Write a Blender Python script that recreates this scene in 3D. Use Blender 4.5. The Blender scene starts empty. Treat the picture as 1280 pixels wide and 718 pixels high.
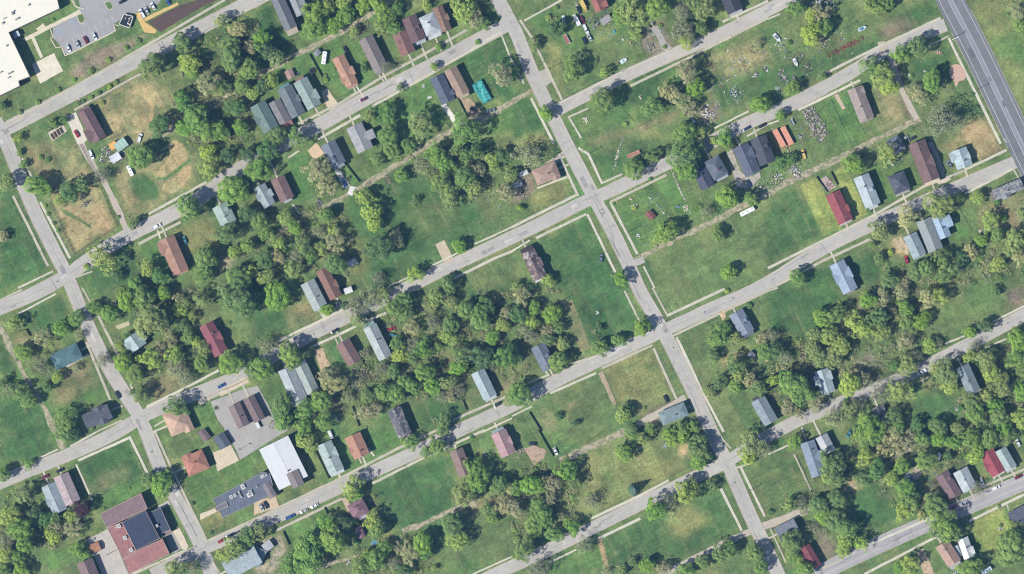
# Aerial view of a residential street grid, built in metres on the ground plane.
import bpy, math, random
import numpy as np
from mathutils import Vector, Matrix
random.seed(7)
R = math.radians
S = 0.45                      # metres per survey unit
GAIN = 1.75                   # sunlit reflectance -> picture value at the exposure below
SUN_AZ, SUN_EL = 208.5, 48.5
scn = bpy.context.scene
COL = scn.collection
# ------------------------------------------------------------------ DATA
# survey points: tile key + survey coordinates on a 4x4 map grid (see P)
TREES = {
'00': "915,215,50g 770,330,65g 1105,110,40l 1190,150,45o 950,320,55l 965,355,40g 1040,420,58o 1160,300,72g 1150,220,50g 1250,350,55g 1250,240,40o 800,630,55d 910,500,48d 985,600,72g 1040,660,58g 930,640,48g 1100,655,50g 1180,540,50d 1110,440,45g 1200,640,40g 1210,430,45g 1262,465,40l 270,620,25g 320,600,22d 15,530,22d 95,690,25l",
'01': "1040,55,75l 1130,120,42g 1085,95,55o 60,260,58d 30,200,48g 100,290,50l 300,70,60g 290,150,62g 360,40,48l 390,130,48g 450,80,50g 440,20,45l 540,25,45g 610,20,55g 645,90,58g 700,50,40d 690,145,38g 620,140,38l 652,340,36s 540,340,24d 1225,375,62o 565,585,36l 662,575,50d 820,620,70l 1040,650,82g 720,440,22g 890,335,22g 910,235,20g 110,680,52g 210,690,50g 40,430,40d 80,410,38l 850,25,28l 660,680,55g 1000,30,40l 490,160,28l",
'02': "300,350,56g 460,365,32l 450,505,64g 170,570,38g 215,150,48d 110,225,32l 590,60,85l 540,90,45g 720,40,58g 850,60,58s 850,150,72s 940,145,38g 870,210,42l 960,50,58l 905,20,48g 870,360,60o 910,440,52g 810,480,58o 700,535,52g 765,460,40o 880,540,46o 860,670,62g 940,665,34l 1050,690,45g 1235,525,50g 1225,220,28s 5,365,32d 615,180,32l",
'03': "135,45,45g 215,75,36l 255,65,48o 210,175,56l 275,140,48g 540,40,52g 590,20,40g 500,20,35l 740,235,56g 655,275,48g 510,340,56g 570,390,64l 600,440,44l 810,410,54g 740,475,50o 860,610,88s 120,445,40g 268,385,22g 60,575,28g 1240,60,48s 1250,130,38g 5,510,28g",
'10': "190,210,60g 235,225,40g 350,240,52d 415,205,40g 40,195,48l 510,155,50s 708,66,68g 945,315,64g 670,400,30g 1050,120,62l 1165,230,78g 1240,60,50d 1250,140,48g 1040,40,45l 1140,60,40d 1130,445,55g 1030,570,58g 1020,650,52g 1195,680,66g 520,570,74l 590,655,30d 740,620,42l 800,660,45d 20,460,30o 1240,510,38g 1235,350,48d 1170,540,34l 680,710,45g 1250,640,48l 300,280,28l 100,45,18g 120,105,24g",
'11': "310,130,64o 360,210,54o 20,130,64g 60,40,58d 150,370,40l 195,420,38g 350,355,40g 390,430,38l 400,490,54o 540,265,48l 575,335,58l 590,395,45l 620,515,72d 690,470,50s 800,280,20d 730,160,38g 610,80,38g 680,30,48g 765,15,40g 830,110,48s 900,60,58g 950,100,55g 930,200,56g 970,265,56l 1040,170,58g 1080,220,48l 1100,40,48d 1110,130,44o 1045,60,48g 1180,90,42l 1000,30,45g 1230,60,38d 1250,240,48o 1270,160,38l 1015,510,38g 795,650,45l 610,670,38s 400,600,54g 240,510,48g 200,560,42s 110,560,38o 50,580,48d 50,660,52l 190,630,48l 275,560,38g 330,520,38l 120,500,38l 20,380,48g 60,450,38g 320,440,34s 960,700,44g",
'12': "605,130,56g 700,65,42g 850,50,85g 865,140,58g 770,440,58g 735,470,38l 1025,455,38g 1075,640,42g 545,675,38g 1070,270,58g 1190,275,38g 80,60,72s 40,320,18g 180,680,34l 970,340,36s 1075,10,28g 25,710,28l 930,30,38d",
'13': "420,105,54g 590,50,56l 60,100,36d 110,80,32d 545,430,55l 685,365,56o 840,305,74l 945,270,28g 140,665,44g 1040,270,36l 1060,480,34g 1005,535,40o 780,620,58g 860,580,62g 920,620,48g 730,640,46g 600,680,48g 520,505,18g 550,570,28g 1100,380,50l 1140,450,38g 1230,480,60l 1250,560,46o 960,570,42d 870,660,48g 680,695,34o 1140,600,42l 1200,530,38l",
'20': "475,100,38g 390,150,45g 310,200,45g 220,245,48o 75,180,44l 125,320,45g 215,390,52s 290,445,32l 240,490,28d 385,395,26s 550,130,48g 640,60,72g 720,50,66g 760,170,85l 820,25,38g 930,70,42l 1010,60,48l 1190,60,108g 915,190,40g 945,245,38g 975,265,38l 900,110,38l 1010,380,42g 1020,310,38l 1150,375,64g 1262,410,48g 620,370,48g 680,430,48g 705,530,46g 760,350,58l 805,310,48o 850,260,42o 870,330,56l 890,400,56s 930,445,46s 885,592,56g 340,660,58g 520,360,42s 600,290,26l 60,510,44s 100,510,46g 150,560,42g 20,470,28d 640,240,24d 890,50,28o 400,235,28s 960,140,28l",
'21': "110,40,74g 10,70,38d 175,330,64g 60,290,46s 30,400,62g 355,110,34g 510,160,42l 500,100,62s 580,50,62s 640,40,48l 690,100,54g 745,125,48g 740,60,48g 780,200,42o 900,50,56l 960,60,48l 870,90,38l 1050,110,56g 1120,150,58g 1150,90,48d 970,180,48g 960,245,48l 880,170,44s 1250,130,38o 1230,185,38l 1180,250,38g 1240,340,58d 1120,340,62d 1030,330,52g 1010,400,44g 830,300,48g 790,290,46s 720,335,52l 700,270,38g 785,340,44g 690,410,38g 840,420,56g 760,480,52g 880,490,48g 960,470,56l 930,540,38s 700,525,50g 640,520,48g 560,540,38g 555,620,52o 600,610,38o 390,480,62o 350,440,46o 395,425,36s 330,560,62g 250,600,52g 340,660,46g 240,680,46g 140,580,56g 140,665,46g 110,615,38d 545,325,30s 935,680,45g 1010,510,36s 910,290,22g 630,400,36s 1270,560,38l 970,540,32o 460,540,36s",
'22': "30,130,48d 50,40,44o 100,170,40l 200,130,50g 180,215,44o 180,255,42g 230,195,38g 255,280,38l 230,365,54g 300,340,22l 10,330,44d 40,530,64g 440,300,45g 530,260,36g 645,200,42g 435,200,20d 550,630,44l 580,600,28d 315,675,18d 230,640,20d 1020,250,50g 1050,210,42g 1000,340,34g 1110,250,34l 1240,250,40o 1260,320,46g 1110,380,48g 1130,440,54l 1180,455,54o 1040,470,42d 1110,490,42g 980,520,34l 840,700,48g 900,690,38g 590,710,36l 90,235,46s 1230,500,42g 110,100,36g 690,705,28g",
'23': "30,310,56d 20,240,44s 80,345,42s 130,490,86g 100,600,42o 150,625,28o 20,460,32l 270,150,58g 330,130,48g 230,235,48l 300,235,56l 220,295,44l 355,290,56l 250,350,46l 320,350,52l 450,190,70l 540,150,56g 560,220,48l 490,60,44g 570,40,42o 660,20,42o 620,115,22o 680,100,46g 690,170,48g 760,165,48g 790,50,48o 850,40,44l 720,215,34l 680,265,48o 730,335,38s 690,385,54l 800,290,42l 850,280,28s 630,390,36d 400,480,62l 470,460,46o 560,520,66s 645,510,72l 450,580,44s 400,610,48l 320,650,58s 240,580,46o 500,690,78g 620,640,48g 640,695,44g 740,680,38d 840,690,48g 880,420,66l 900,485,48l 830,400,36l 1005,220,32g 1080,190,38d 1030,290,34s 1000,340,36l 1080,360,56l 1110,430,56l 1160,485,56l 1090,530,54l 1010,560,48g 1030,625,56g 1120,580,48g 1150,640,56g 1240,260,58g 1230,340,58g 1265,410,38g 1260,520,44g 1260,650,56l 1170,700,48g 1130,20,28g 940,700,38l",
'30': "20,220,40g 150,170,25g 330,10,54g 370,20,38d 130,320,54l 60,420,58l 110,480,78g 180,420,44d 220,440,52d 40,545,56s 130,560,56g 30,610,46l 90,630,38g 360,430,38l 290,485,46o 370,485,48o 270,525,42l 415,385,46p 270,440,38g 810,270,64g 750,250,44g 840,220,34g 1170,580,58l 1240,530,54g 1130,615,46l 880,690,58l 960,680,46s 390,590,38g 430,615,28g 20,700,38g 110,700,46g",
'31': "250,50,50l 230,20,34g 280,90,34l 480,280,60l 500,315,38g 20,500,48l 260,610,98g 170,680,58g 390,540,76g 430,470,56d 360,470,50g 580,440,46l 610,490,44g 770,60,42g 850,105,32g 905,80,42g 930,5,28g 1110,250,68g 1090,190,52g 1030,325,58l 1215,270,58g 1230,370,56o 1160,390,38g 980,470,58g 1005,545,54l 830,560,58g 850,605,38d 770,605,58o 720,590,42o 600,640,56g 640,590,46g 530,680,48g 690,660,36s 740,700,38d 560,620,36g 890,685,18l 1270,290,36o 1180,440,28g 490,450,22d",
'32': "15,290,44g 15,390,48o 100,270,58g 200,260,58o 190,335,46o 270,200,56g 310,250,38g 130,380,56g 160,430,62g 110,470,52g 210,515,44g 300,480,42g 60,590,58g 130,690,58s 360,570,48s 560,110,46g 600,20,34g 650,40,38l 590,75,28d 780,20,46g 850,30,44g 800,55,36l 930,100,58g 930,50,48g 925,155,44g 605,295,30c 710,390,54g 775,350,48s 860,310,64l 890,275,46l 940,290,34g 995,270,34g 1190,60,68l 1170,130,48l 1250,90,48s 670,670,40g 600,655,24g 550,695,30g 760,685,38o 950,650,38g 1040,605,48g 1080,585,42g 860,695,44g 1210,610,48g 1235,680,38g 470,700,28s 390,355,42s 250,430,28s",
'33': "130,60,40g 310,170,70g 340,235,56g 290,225,46l 470,30,58g 540,15,48g 620,30,58o 700,50,58o 760,40,48g 480,130,58l 540,190,56d 570,90,48o 640,90,44o 660,180,44g 610,240,48l 780,150,54g 840,40,48g 920,60,48g 1000,40,58g 1100,40,56g 1180,30,48g 1030,120,48l 890,130,28d 470,240,44g 680,290,58g 700,350,66g 670,400,46l 750,370,56o 770,420,38l 830,370,66g 870,460,80g 900,505,58g 840,490,46g 1035,290,38s 250,370,58g 340,340,52g 330,440,66g 380,480,62g 375,560,52l 280,430,54g 380,605,36l 460,560,42l 110,550,58g 130,630,46g 180,690,46g 100,370,38l 160,360,36s 1000,685,58g 1210,570,98g 1175,625,54g 1255,500,44g 1205,470,34l 700,660,50l 650,690,36g 820,270,22s 230,480,36s 500,230,36g",
}
BUSHES = {
'00': "690,205,15 630,240,14 540,300,15 455,355,18 290,450,15 370,400,12 390,517,14 415,505,11 455,487,12 495,465,12 545,435,14 580,410,12 510,515,14 190,510,14 265,100,9 85,690,12 100,560,14",
'01': "350,400,14 1105,212,15 640,520,14 980,130,10 390,345,10 345,378,10",
'02': "180,90,18 220,40,14 850,570,18 1000,700,22 565,620,14 740,130,12 760,235,12",
'03': "105,215,15 1020,470,10 715,380,12",
'10': "240,80,15 203,67,14 240,350,10 270,395,10 290,435,10 225,310,10 430,612,16 590,365,10",
'12': "610,320,14 690,175,11 505,300,9",
'13': "505,330,14 1170,370,22 1140,290,18 610,540,18 1260,345,22",
'20': "460,700,14 660,520,14 1075,600,10",
'21': "440,90,20 850,540,12 480,640,12",
'22': "1180,90,18 660,600,10 1070,15,14",
'23': "390,570,24 960,600,16 1200,560,16",
'30': "1050,512,12 960,365,11 645,290,8 520,390,8 810,230,12",
'31': "500,560,18 880,40,10 1075,35,12 590,330,9",
'32': "30,540,16 110,200,18 300,330,16",
'33': "10,410,18 1150,380,10 720,700,20 1160,475,10",
}
# houses: tile, a(x,y) b(x,y) ends of the ridge axis, width, type, roof colour, eave height, short name, label, extras
W_ = 'w'; PO = 'p'; LE = 'l'; DO = 'd'
HOUSES = [
('00',422,552,503,700,72,'g',(134,100,98),4.2,'the mauve-brown bungalow','mauve-brown gabled bungalow with side wing beside a concrete drive and red car',[(W_,.72,-1,70,18),(PO,'a',14)]),
('01',98,-30,178,148,66,'g',(120,124,132),5.2,'the long grey house','long grey gabled house with tan porch at the upper edge beside the alley trees',[(PO,'b',24,(196,176,150))]),
('01',186,-30,232,78,58,'x',(150,155,160),4.4,'','grey and charcoal house tucked close behind the long grey gabled house',[(W_,.5,1,40,10)]),
('01',410,285,480,425,66,'g',(196,140,108),4.0,'the salmon-roofed house','salmon-orange roofed house with small front wing alone on a wide lawn',[(W_,.75,-1,40,8),(W_,.6,1,46,10),(PO,'b',12)]),
('01',548,192,628,355,76,'g',(142,130,124),4.6,'the long taupe house','long taupe gabled house with a charred rear yard north of the upper left street',[(LE,'b',12,.8,(150,140,132))]),
('01',716,165,762,272,76,'g',(150,102,92),4.6,'','brick-red gabled house, lower of the close-set reddish pair',[(DO,.4,-1)]),
('01',762,88,815,208,76,'g',(120,90,90),5.2,'the dark maroon house','dark maroon gabled house with a dormer, between brick-red and pale hipped roofs',[(DO,.5,1),(PO,'b',14,(170,180,190))]),
('01',848,78,888,172,82,'h',(186,196,200),4.6,'the pale hipped house','pale grey-blue hip-roofed house with porch between maroon and brown houses',[(PO,'b',18,(200,205,205))]),
('01',905,38,952,158,54,'g',(150,112,92),4.4,'','narrow brown gabled house beside the big yellow-green tree at the corner',[(W_,.5,1,34,8)]),
('01',900,382,962,512,74,'g',(92,102,122),5.0,'the dark slate house','dark slate gabled house with white side trim and a straight concrete drive',[(W_,.75,1,30,8)]),
('01',968,345,1035,475,68,'g',(172,140,116),4.8,'the tan-brown house','tan-brown gabled house beside the turquoise-roofed shelter',[(LE,'b',14,.8,(190,170,140))]),
('01',490,628,548,752,84,'g',(164,164,166),4.6,'the light grey house','light grey gabled house with a small rear wing south of the upper left street',[(W_,.55,1,48,34)]),
('01',360,715,415,825,78,'g',(118,130,148),5.0,'the slate-blue house','slate-blue gabled house with a fenced strip of lawn behind it',[(LE,'b',14,.7,(150,156,165))]),
('01',10,520,80,650,84,'x',(110,136,128),5.0,'the grey-green house','grey-green cross-gabled house nearest the bend in a row of five',[(W_,.5,-1,50,8)]),
('01',92,505,150,615,64,'g',(134,130,132),4.2,'','small grey house with a rusty red front roof squeezed into the row',[(LE,'b',22,1.0,(170,110,98))]),
('01',145,438,215,580,78,'g',(112,124,128),5.0,'the dark shingle house','dark blue-grey shingled house in the middle of a close row',[(LE,'a',14,.7,(100,150,160)),(W_,.5,1,40,6)]),
('01',222,402,295,538,76,'x',(146,170,160),5.0,'the pale green house','pale sea-green house at the parking pad end of the row',[(W_,.65,1,56,10),(LE,'a',14,.6,(160,120,110))]),
('02',395,-60,442,58,54,'g',(176,98,86),4.6,'the junk yard red house','brick-red roofed house above the yard full of old vehicles',[(W_,.8,1,36,18)]),
('02',1055,-60,1112,62,82,'g',(72,74,86),5.0,'the dark gabled house','dark charcoal house at the upper edge beside the second street',[(PO,'b',12,(180,180,180))]),
('03',428,440,490,598,78,'g',(164,146,136),4.4,'the two-tone brown house','brown and taupe two-tone gabled house with a detached path on its left lawn',[(W_,.15,1,40,3),(PO,'b',8)]),
('03',612,690,655,760,70,'h',(116,122,140),3.8,'','small blue-grey hipped outbuilding beside two parked cars by the alley',[]),
('10',832,470,906,640,84,'x',(182,130,104),4.6,'the orange-brown house','orange-brown house with darker right slope and wing beside the little street',[(W_,.22,-1,70,14),(PO,'b',8)]),
('10',1098,305,1148,405,84,'g',(160,186,172),4.2,'the mint-roofed house','pale mint-green roofed house among trees with a skylight',[(DO,.3,1)]),
('11',108,170,160,280,74,'g',(140,106,98),4.4,'the brown cottage','brown gabled cottage beside a pale grey house on an open lawn',[(LE,'b',10,.6,(180,180,180))]),
('11',18,210,72,310,64,'x',(158,172,176),4.2,'','pale grey-blue house half under trees left of the brown cottage',[(W_,.5,1,40,12),(W_,.45,-1,40,8)]),
('21',258,-30,325,102,76,'g',(166,178,172),4.6,'the grey-green gable','light grey-green gabled house left of the rust-brown one',[(LE,'b',10,.7,(170,178,176))]),
('11',330,625,402,768,66,'x',(150,104,86),4.6,'the rust-brown house','rust-brown house with cross gable right of a light grey-green one',[(W_,.6,1,44,6)]),
('12',112,172,228,125,82,'h',(188,150,128),4.0,'the tan hipped house','tan hip-roofed house beside the main road above a street corner',[(W_,.8,-1,40,8)]),
('12',78,535,142,672,72,'x',(134,108,106),4.8,'the burnt brown house','brown house with fire-blackened upper end alone on a dark lawn',[(W_,.5,1,44,8),(LE,'a',22,.9,(74,66,64)),(PO,'b',10,(215,215,215))]),
('12',930,125,975,220,72,'g',(82,86,112),5.0,'the navy-roofed house','navy blue gabled house beside a grey hipped one, leftmost of four dark roofs',[]),
('12',990,75,1042,168,82,'h',(104,112,130),5.0,'the grey hipped house','blue-grey hipped house second from left in a row of four dark roofs',[(PO,'b',12,(170,175,185))]),
('12',1135,10,1200,152,84,'x',(96,104,126),5.4,'','slate blue house with a cross gable beside a paved yard',[(W_,.35,1,60,6)]),
('12',1222,-32,1272,100,84,'g',(82,84,94),5.4,'the charcoal house','charcoal gabled house rightmost in a row of dark roofs',[(DO,.4,1)]),
('13',318,245,385,390,78,'g',(172,76,82),4.8,'the crimson-roofed house','crimson metal-roofed house with fenced back patio beside a mown strip',[(W_,.62,1,40,5),(PO,'b',10,(190,180,170))]),
('13',460,160,520,310,80,'g',(176,190,198),5.2,'the pale two-storey house','tall pale grey-blue gabled house with a long shadow on its lawn',[(LE,'b',14,.6,(190,196,200)),(DO,.5,1)]),
('13',632,150,668,240,86,'h',(86,92,108),4.8,'the dark hipped house','dark slate hip-roofed house on a lawn left of the long brown building',[(PO,'b',12,(170,165,160))]),
('13',735,-8,812,185,88,'g',(132,100,96),5.4,'the long brown building','long chocolate-brown building with grey flat dormers and cream front',[(W_,.55,1,70,2),(LE,'b',18,.9,(225,205,165))]),
('13',945,28,978,118,82,'x',(174,196,200),4.4,'the pale blue corner house','pale blue-grey house with side wing by the corner of the wide road',[(W_,.3,-1,50,14),(W_,.5,1,40,2)]),
('13',1120,258,1262,198,56,'g',(146,150,156),4.2,'the tumbledown grey house','tumbledown long grey house lying along the wide road corner',[(W_,.35,-1,40,12),(LE,'a',14,.7,(120,112,104))]),
('13',702,452,752,560,72,'g',(152,172,178),4.6,'','blue-grey gabled house leftmost of three beside bare dirt',[(PO,'b',8)]),
('13',770,378,832,532,78,'g',(150,158,158),5.2,'the middle grey house','long grey gabled house in the middle of three close roofs',[]),
('13',835,355,880,468,62,'x',(160,190,218),4.8,'the sky-blue house','sky-blue roofed house with a round-fronted wing, right of two grey houses',[(W_,.42,1,60,30)]),
('13',338,592,408,735,80,'x',(152,172,200),4.8,'the powder-blue house','powder-blue cross-gabled house alone on the lawn below the long street',[(W_,.45,1,60,6),(W_,.45,-1,60,6),(LE,'b',10,.6,(150,140,130))]),
('20',272,372,402,310,84,'h',(86,130,134),4.2,'the teal-roofed house','teal hip-roofed house facing the left street above a dry lawn',[(PO,'a',8)]),
('20',425,668,552,612,76,'x',(96,100,112),4.8,'the charcoal corner house','charcoal cross-gabled house on the street corner beside a big round tree',[(W_,.65,-1,60,12),(W_,.65,1,60,8)]),
('20',655,238,700,300,86,'x',(164,190,190),4.2,'the pale aqua house','small pale aqua cross-roofed house half hidden under a broad tree',[(W_,.5,1,46,16),(W_,.4,-1,46,10)]),
('20',1030,180,1108,330,76,'x',(160,84,92),4.8,'the dark red house','dark red gabled house at the edge of a round-treed meadow',[(W_,.5,1,50,6)]),
('20',835,688,945,640,120,'h',(206,164,134),4.0,'the peach hipped bungalow','peach hip-roofed bungalow on the corner lot beside the parking lot',[(W_,.8,-1,50,10)]),
('20',1168,580,1218,690,64,'g',(142,120,120),3.6,'','mauve-brown garage block, left of the pair above the grey parking lot',[]),
('20',1240,545,1298,660,60,'g',(134,108,108),3.6,'the mauve garages','mauve-brown garage block, right of the pair above the grey parking lot',[]),
('21',150,400,228,578,82,'g',(172,182,186),4.8,'the long silver house','long silver-grey house with roof vents, left of a tight pale pair',[(LE,'b',14,.7,(170,160,150))]),
('21',218,370,288,520,66,'g',(162,176,168),4.6,'','grey-green house on the right of the tight pale pair beside bare dirt',[(LE,'b',14,.8,(120,130,110))]),
('21',432,268,495,375,76,'g',(146,110,100),4.8,'the half-burnt brown house','brown gabled house whose rear half is a charred shell',[]),
('21',568,190,648,350,72,'g',(172,184,182),4.8,'the pale grey gable','pale grey gabled house beside a small teal car among trees',[(LE,'a',18,.8,(130,170,165))]),
('21',688,600,745,735,72,'g',(118,116,126),5.0,'the scorched grey house','scorched grey house with patchy broken roof boards above the long street',[(LE,'b',12,.7,(150,140,135))]),
('21',1105,415,1168,545,72,'g',(166,186,190),4.6,'the frosty blue house','frosty blue-grey gabled house behind the kerb beside a fenced strip',[(PO,'b',14,(190,195,195))]),
('22',128,285,188,405,76,'g',(116,126,144),4.8,'the steel-grey house','steel-grey gabled house with white front edge beside the big kerb trees',[(DO,.5,1)]),
('22',738,655,868,600,70,'h',(132,156,158),4.4,'the grey-teal bungalow','grey-teal bungalow beside the main road with a cracked concrete yard',[]),
('22',1112,120,1172,225,76,'g',(134,148,168),4.8,'the blue-grey house','blue-grey gabled house with a porch near the main crossing',[(LE,'b',18,.8,(110,116,128)),(DO,.5,1)]),
('22',1222,552,1290,672,76,'g',(140,156,164),4.8,'the slate cottage','slate-grey cottage with a rear step, above the kinked side street',[(LE,'a',12,.7,(80,84,90))]),
('23',262,408,300,525,72,'x',(166,186,192),4.4,'the tarp-side house','pale blue-grey hipped house with blue tarp beside a huge round tree',[(W_,.35,-1,50,14),(W_,.3,1,50,8)]),
('23',963,388,1025,525,70,'g',(134,152,156),4.8,'the skylight house','grey gabled house with two dark roof windows amid dense trees',[(LE,'b',12,.6,(140,150,150))]),
('23',545,590,580,670,56,'g',(134,134,140),3.8,'the ruined grey shack','ruined grey shack with a blue scrap roof among scrub',[(LE,'b',14,.8,(90,86,84))]),
('30',244,268,305,405,76,'g',(162,176,182),4.8,'','pale blue-grey gabled house, left of a pair beside the purple tree',[(W_,.55,-1,46,6)]),
('30',308,220,370,362,80,'g',(184,160,160),4.8,'the dusty pink house','dusty pink roofed house, right of a pair with a long shadow',[(LE,'b',8,.6,(170,150,150))]),
('30',925,185,1030,138,100,'h',(196,124,96),4.2,'the orange hipped bungalow','orange hip-roofed bungalow with a big square concrete pad behind',[(W_,.3,1,50,8)]),
('30',1130,700,1290,615,92,'g',(172,190,196),5.0,'the pale corner building','pale blue-grey building with brick end beside parked cars at the lower corner',[(W_,.7,1,60,10)]),
('30',425,648,470,760,84,'g',(140,112,108),4.4,'the half-pink house','gabled house half pink half dark brown at the bottom edge',[]),
('31',340,62,405,205,80,'x',(168,188,180),4.8,'the weathered green house','weathered grey-green house with a white porch beside a long fence',[(W_,.4,1,50,4),(LE,'b',14,.9,(205,215,220))]),
('31',482,22,530,130,84,'x',(196,134,104),4.4,'the terracotta house','terracotta roofed house on a lawn above the long lower street',[(W_,.6,-1,40,5)]),
('31',998,95,1045,222,70,'g',(150,120,110),4.8,'the brown-and-grey house','brown-and-grey gabled house shaded by a dense tree below the street',[]),
('31',1208,5,1260,122,80,'x',(192,144,146),4.8,'the rose-roofed house','rose pink roofed house with a grey front gable',[(LE,'a',14,.8,(160,175,185)),(W_,.5,1,44,4)]),
('31',492,355,530,425,88,'h',(150,108,118),4.6,'the plum hipped house','plum-coloured hip-roofed house behind a pale roadside tree',[(LE,'b',14,.5,(190,190,200))]),
('33',192,55,250,225,74,'x',(134,152,172),4.8,'the blue L-shaped house','blue-grey L-shaped house with a small pale neighbour on its right',[(W_,.5,1,60,20)]),
('33',262,25,305,110,64,'g',(186,192,192),4.2,'','small off-white gabled house beside the blue L-shaped one',[]),
('33',1082,100,1145,215,76,'x',(184,72,84),4.8,'the bright red house','bright red cross-gabled house beside a pale one near the right edge',[(W_,.55,-1,50,8),(PO,'b',10,(200,190,185))]),
('33',1152,92,1208,190,62,'g',(164,184,180),4.8,'the pale sage house','pale sage gabled house right of the bright red one',[(PO,'b',12,(190,190,185))]),
('33',862,215,930,325,72,'g',(136,104,106),4.8,'the plum-brown house','plum-brown gabled house beside a silver one above the broad lower street',[(LE,'b',10,.8,(120,90,90)),(DO,.3,1)]),
('33',952,195,1002,292,78,'g',(178,190,192),4.8,'the silver-roofed house','silver-roofed house between the plum-brown house and a pale bush',[(PO,'b',8)]),
('33',45,518,140,468,70,'g',(130,136,150),4.2,'the lone grey bungalow','grey bungalow by the lower end of the main road',[]),
('33',180,575,240,680,54,'x',(150,70,76),4.4,'the small maroon house','small maroon house squeezed among trees at the lower right',[(W_,.35,-1,40,8)]),
('33',862,562,925,662,76,'g',(190,148,124),4.2,'the tan two-tone house','tan two-tone house below the tree that overhangs the broad street',[(LE,'b',18,.8,(190,185,175))]),
('33',965,535,1000,635,56,'x',(222,226,222),4.0,'the white bungalow','white-roofed bungalow with uneven rear below the broad street',[(W_,.7,1,40,8)]),
('33',1205,445,1290,400,72,'x',(96,104,124),4.4,'the dark slate cottage','dark slate cottage at the right edge below the broad street',[(W_,.5,-1,44,8)]),
]
# sheds: same fields, shorter
SHEDS = [
('30',1003,0,1037,45,40,'g',(134,108,112),2.6,'mauve-grey garden shed on a lawn between two orange-tan bungalows'),
('30',1090,22,1128,82,62,'g',(92,104,122),3.0,'slate-blue garage on the edge of the grey parking lot'),
('30',445,595,500,575,46,'g',(196,124,84),2.6,'orange shed standing on the pale church yard'),
('31',508,478,530,535,36,'g',(146,104,112),2.8,'plum shed behind the plum hipped house'),
('01',160,352,180,392,42,'g',(180,140,126),2.4,'pinkish shed behind the close row of roofs'),
('01',296,255,316,275,34,'h',(140,150,156),2.4,'small grey hipped shed beside the white camper trailer'),
('12',35,158,78,138,24,'g',(216,220,216),2.2,'white roofed narrow shed beside the tan hipped house'),
('12',5,212,48,195,26,'g',(176,186,194),2.2,'pale grey shed below the white narrow shed'),
('11',462,602,502,580,34,'g',(176,186,194),2.4,'pale shed in shade behind the rust-brown house'),
('21',480,5,440,20,30,'g',(224,228,226),2.6,'white flat-looking shed right of the rust-brown house'),
('33',835,150,858,115,26,'g',(206,206,204),2.4,'pale broken shed in a wooded back garden above the plum-brown house'),
('33',930,575,952,630,28,'g',(196,216,232),2.6,'long pale blue shed between tan and white roofs'),
('31',-10,670,30,590,60,'g',(152,172,180),3.2,'grey-blue garage at the lower left cross street with a plain roof'),
('31',40,590,80,560,44,'g',(186,190,194),2.8,'pale grey outbuilding at the end of a dirt yard'),
('02',445,118,490,85,34,'g',(172,168,170),2.4,'grey scrap shed below the brick-red junk yard house'),
('22',1180,325,1205,345,32,'g',(126,134,146),2.4,'blue-grey shed behind the blue-grey house near the main crossing'),
('33',700,235,750,195,40,'f',(206,196,180),1.0,''),
('02',700,115,712,108,8,'g',(230,230,225),1.0,''),
]
KC = dict(white=(236,238,238),silver=(190,196,200),maroon=(130,40,58),red=(180,46,56),dark=(38,44,56),blue=(52,96,160),navy=(40,54,92),teal=(70,140,150),grey=(120,128,134),yellow=(226,196,110),green=(80,110,92),magenta=(122,48,84),tan=(190,170,140))
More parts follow.
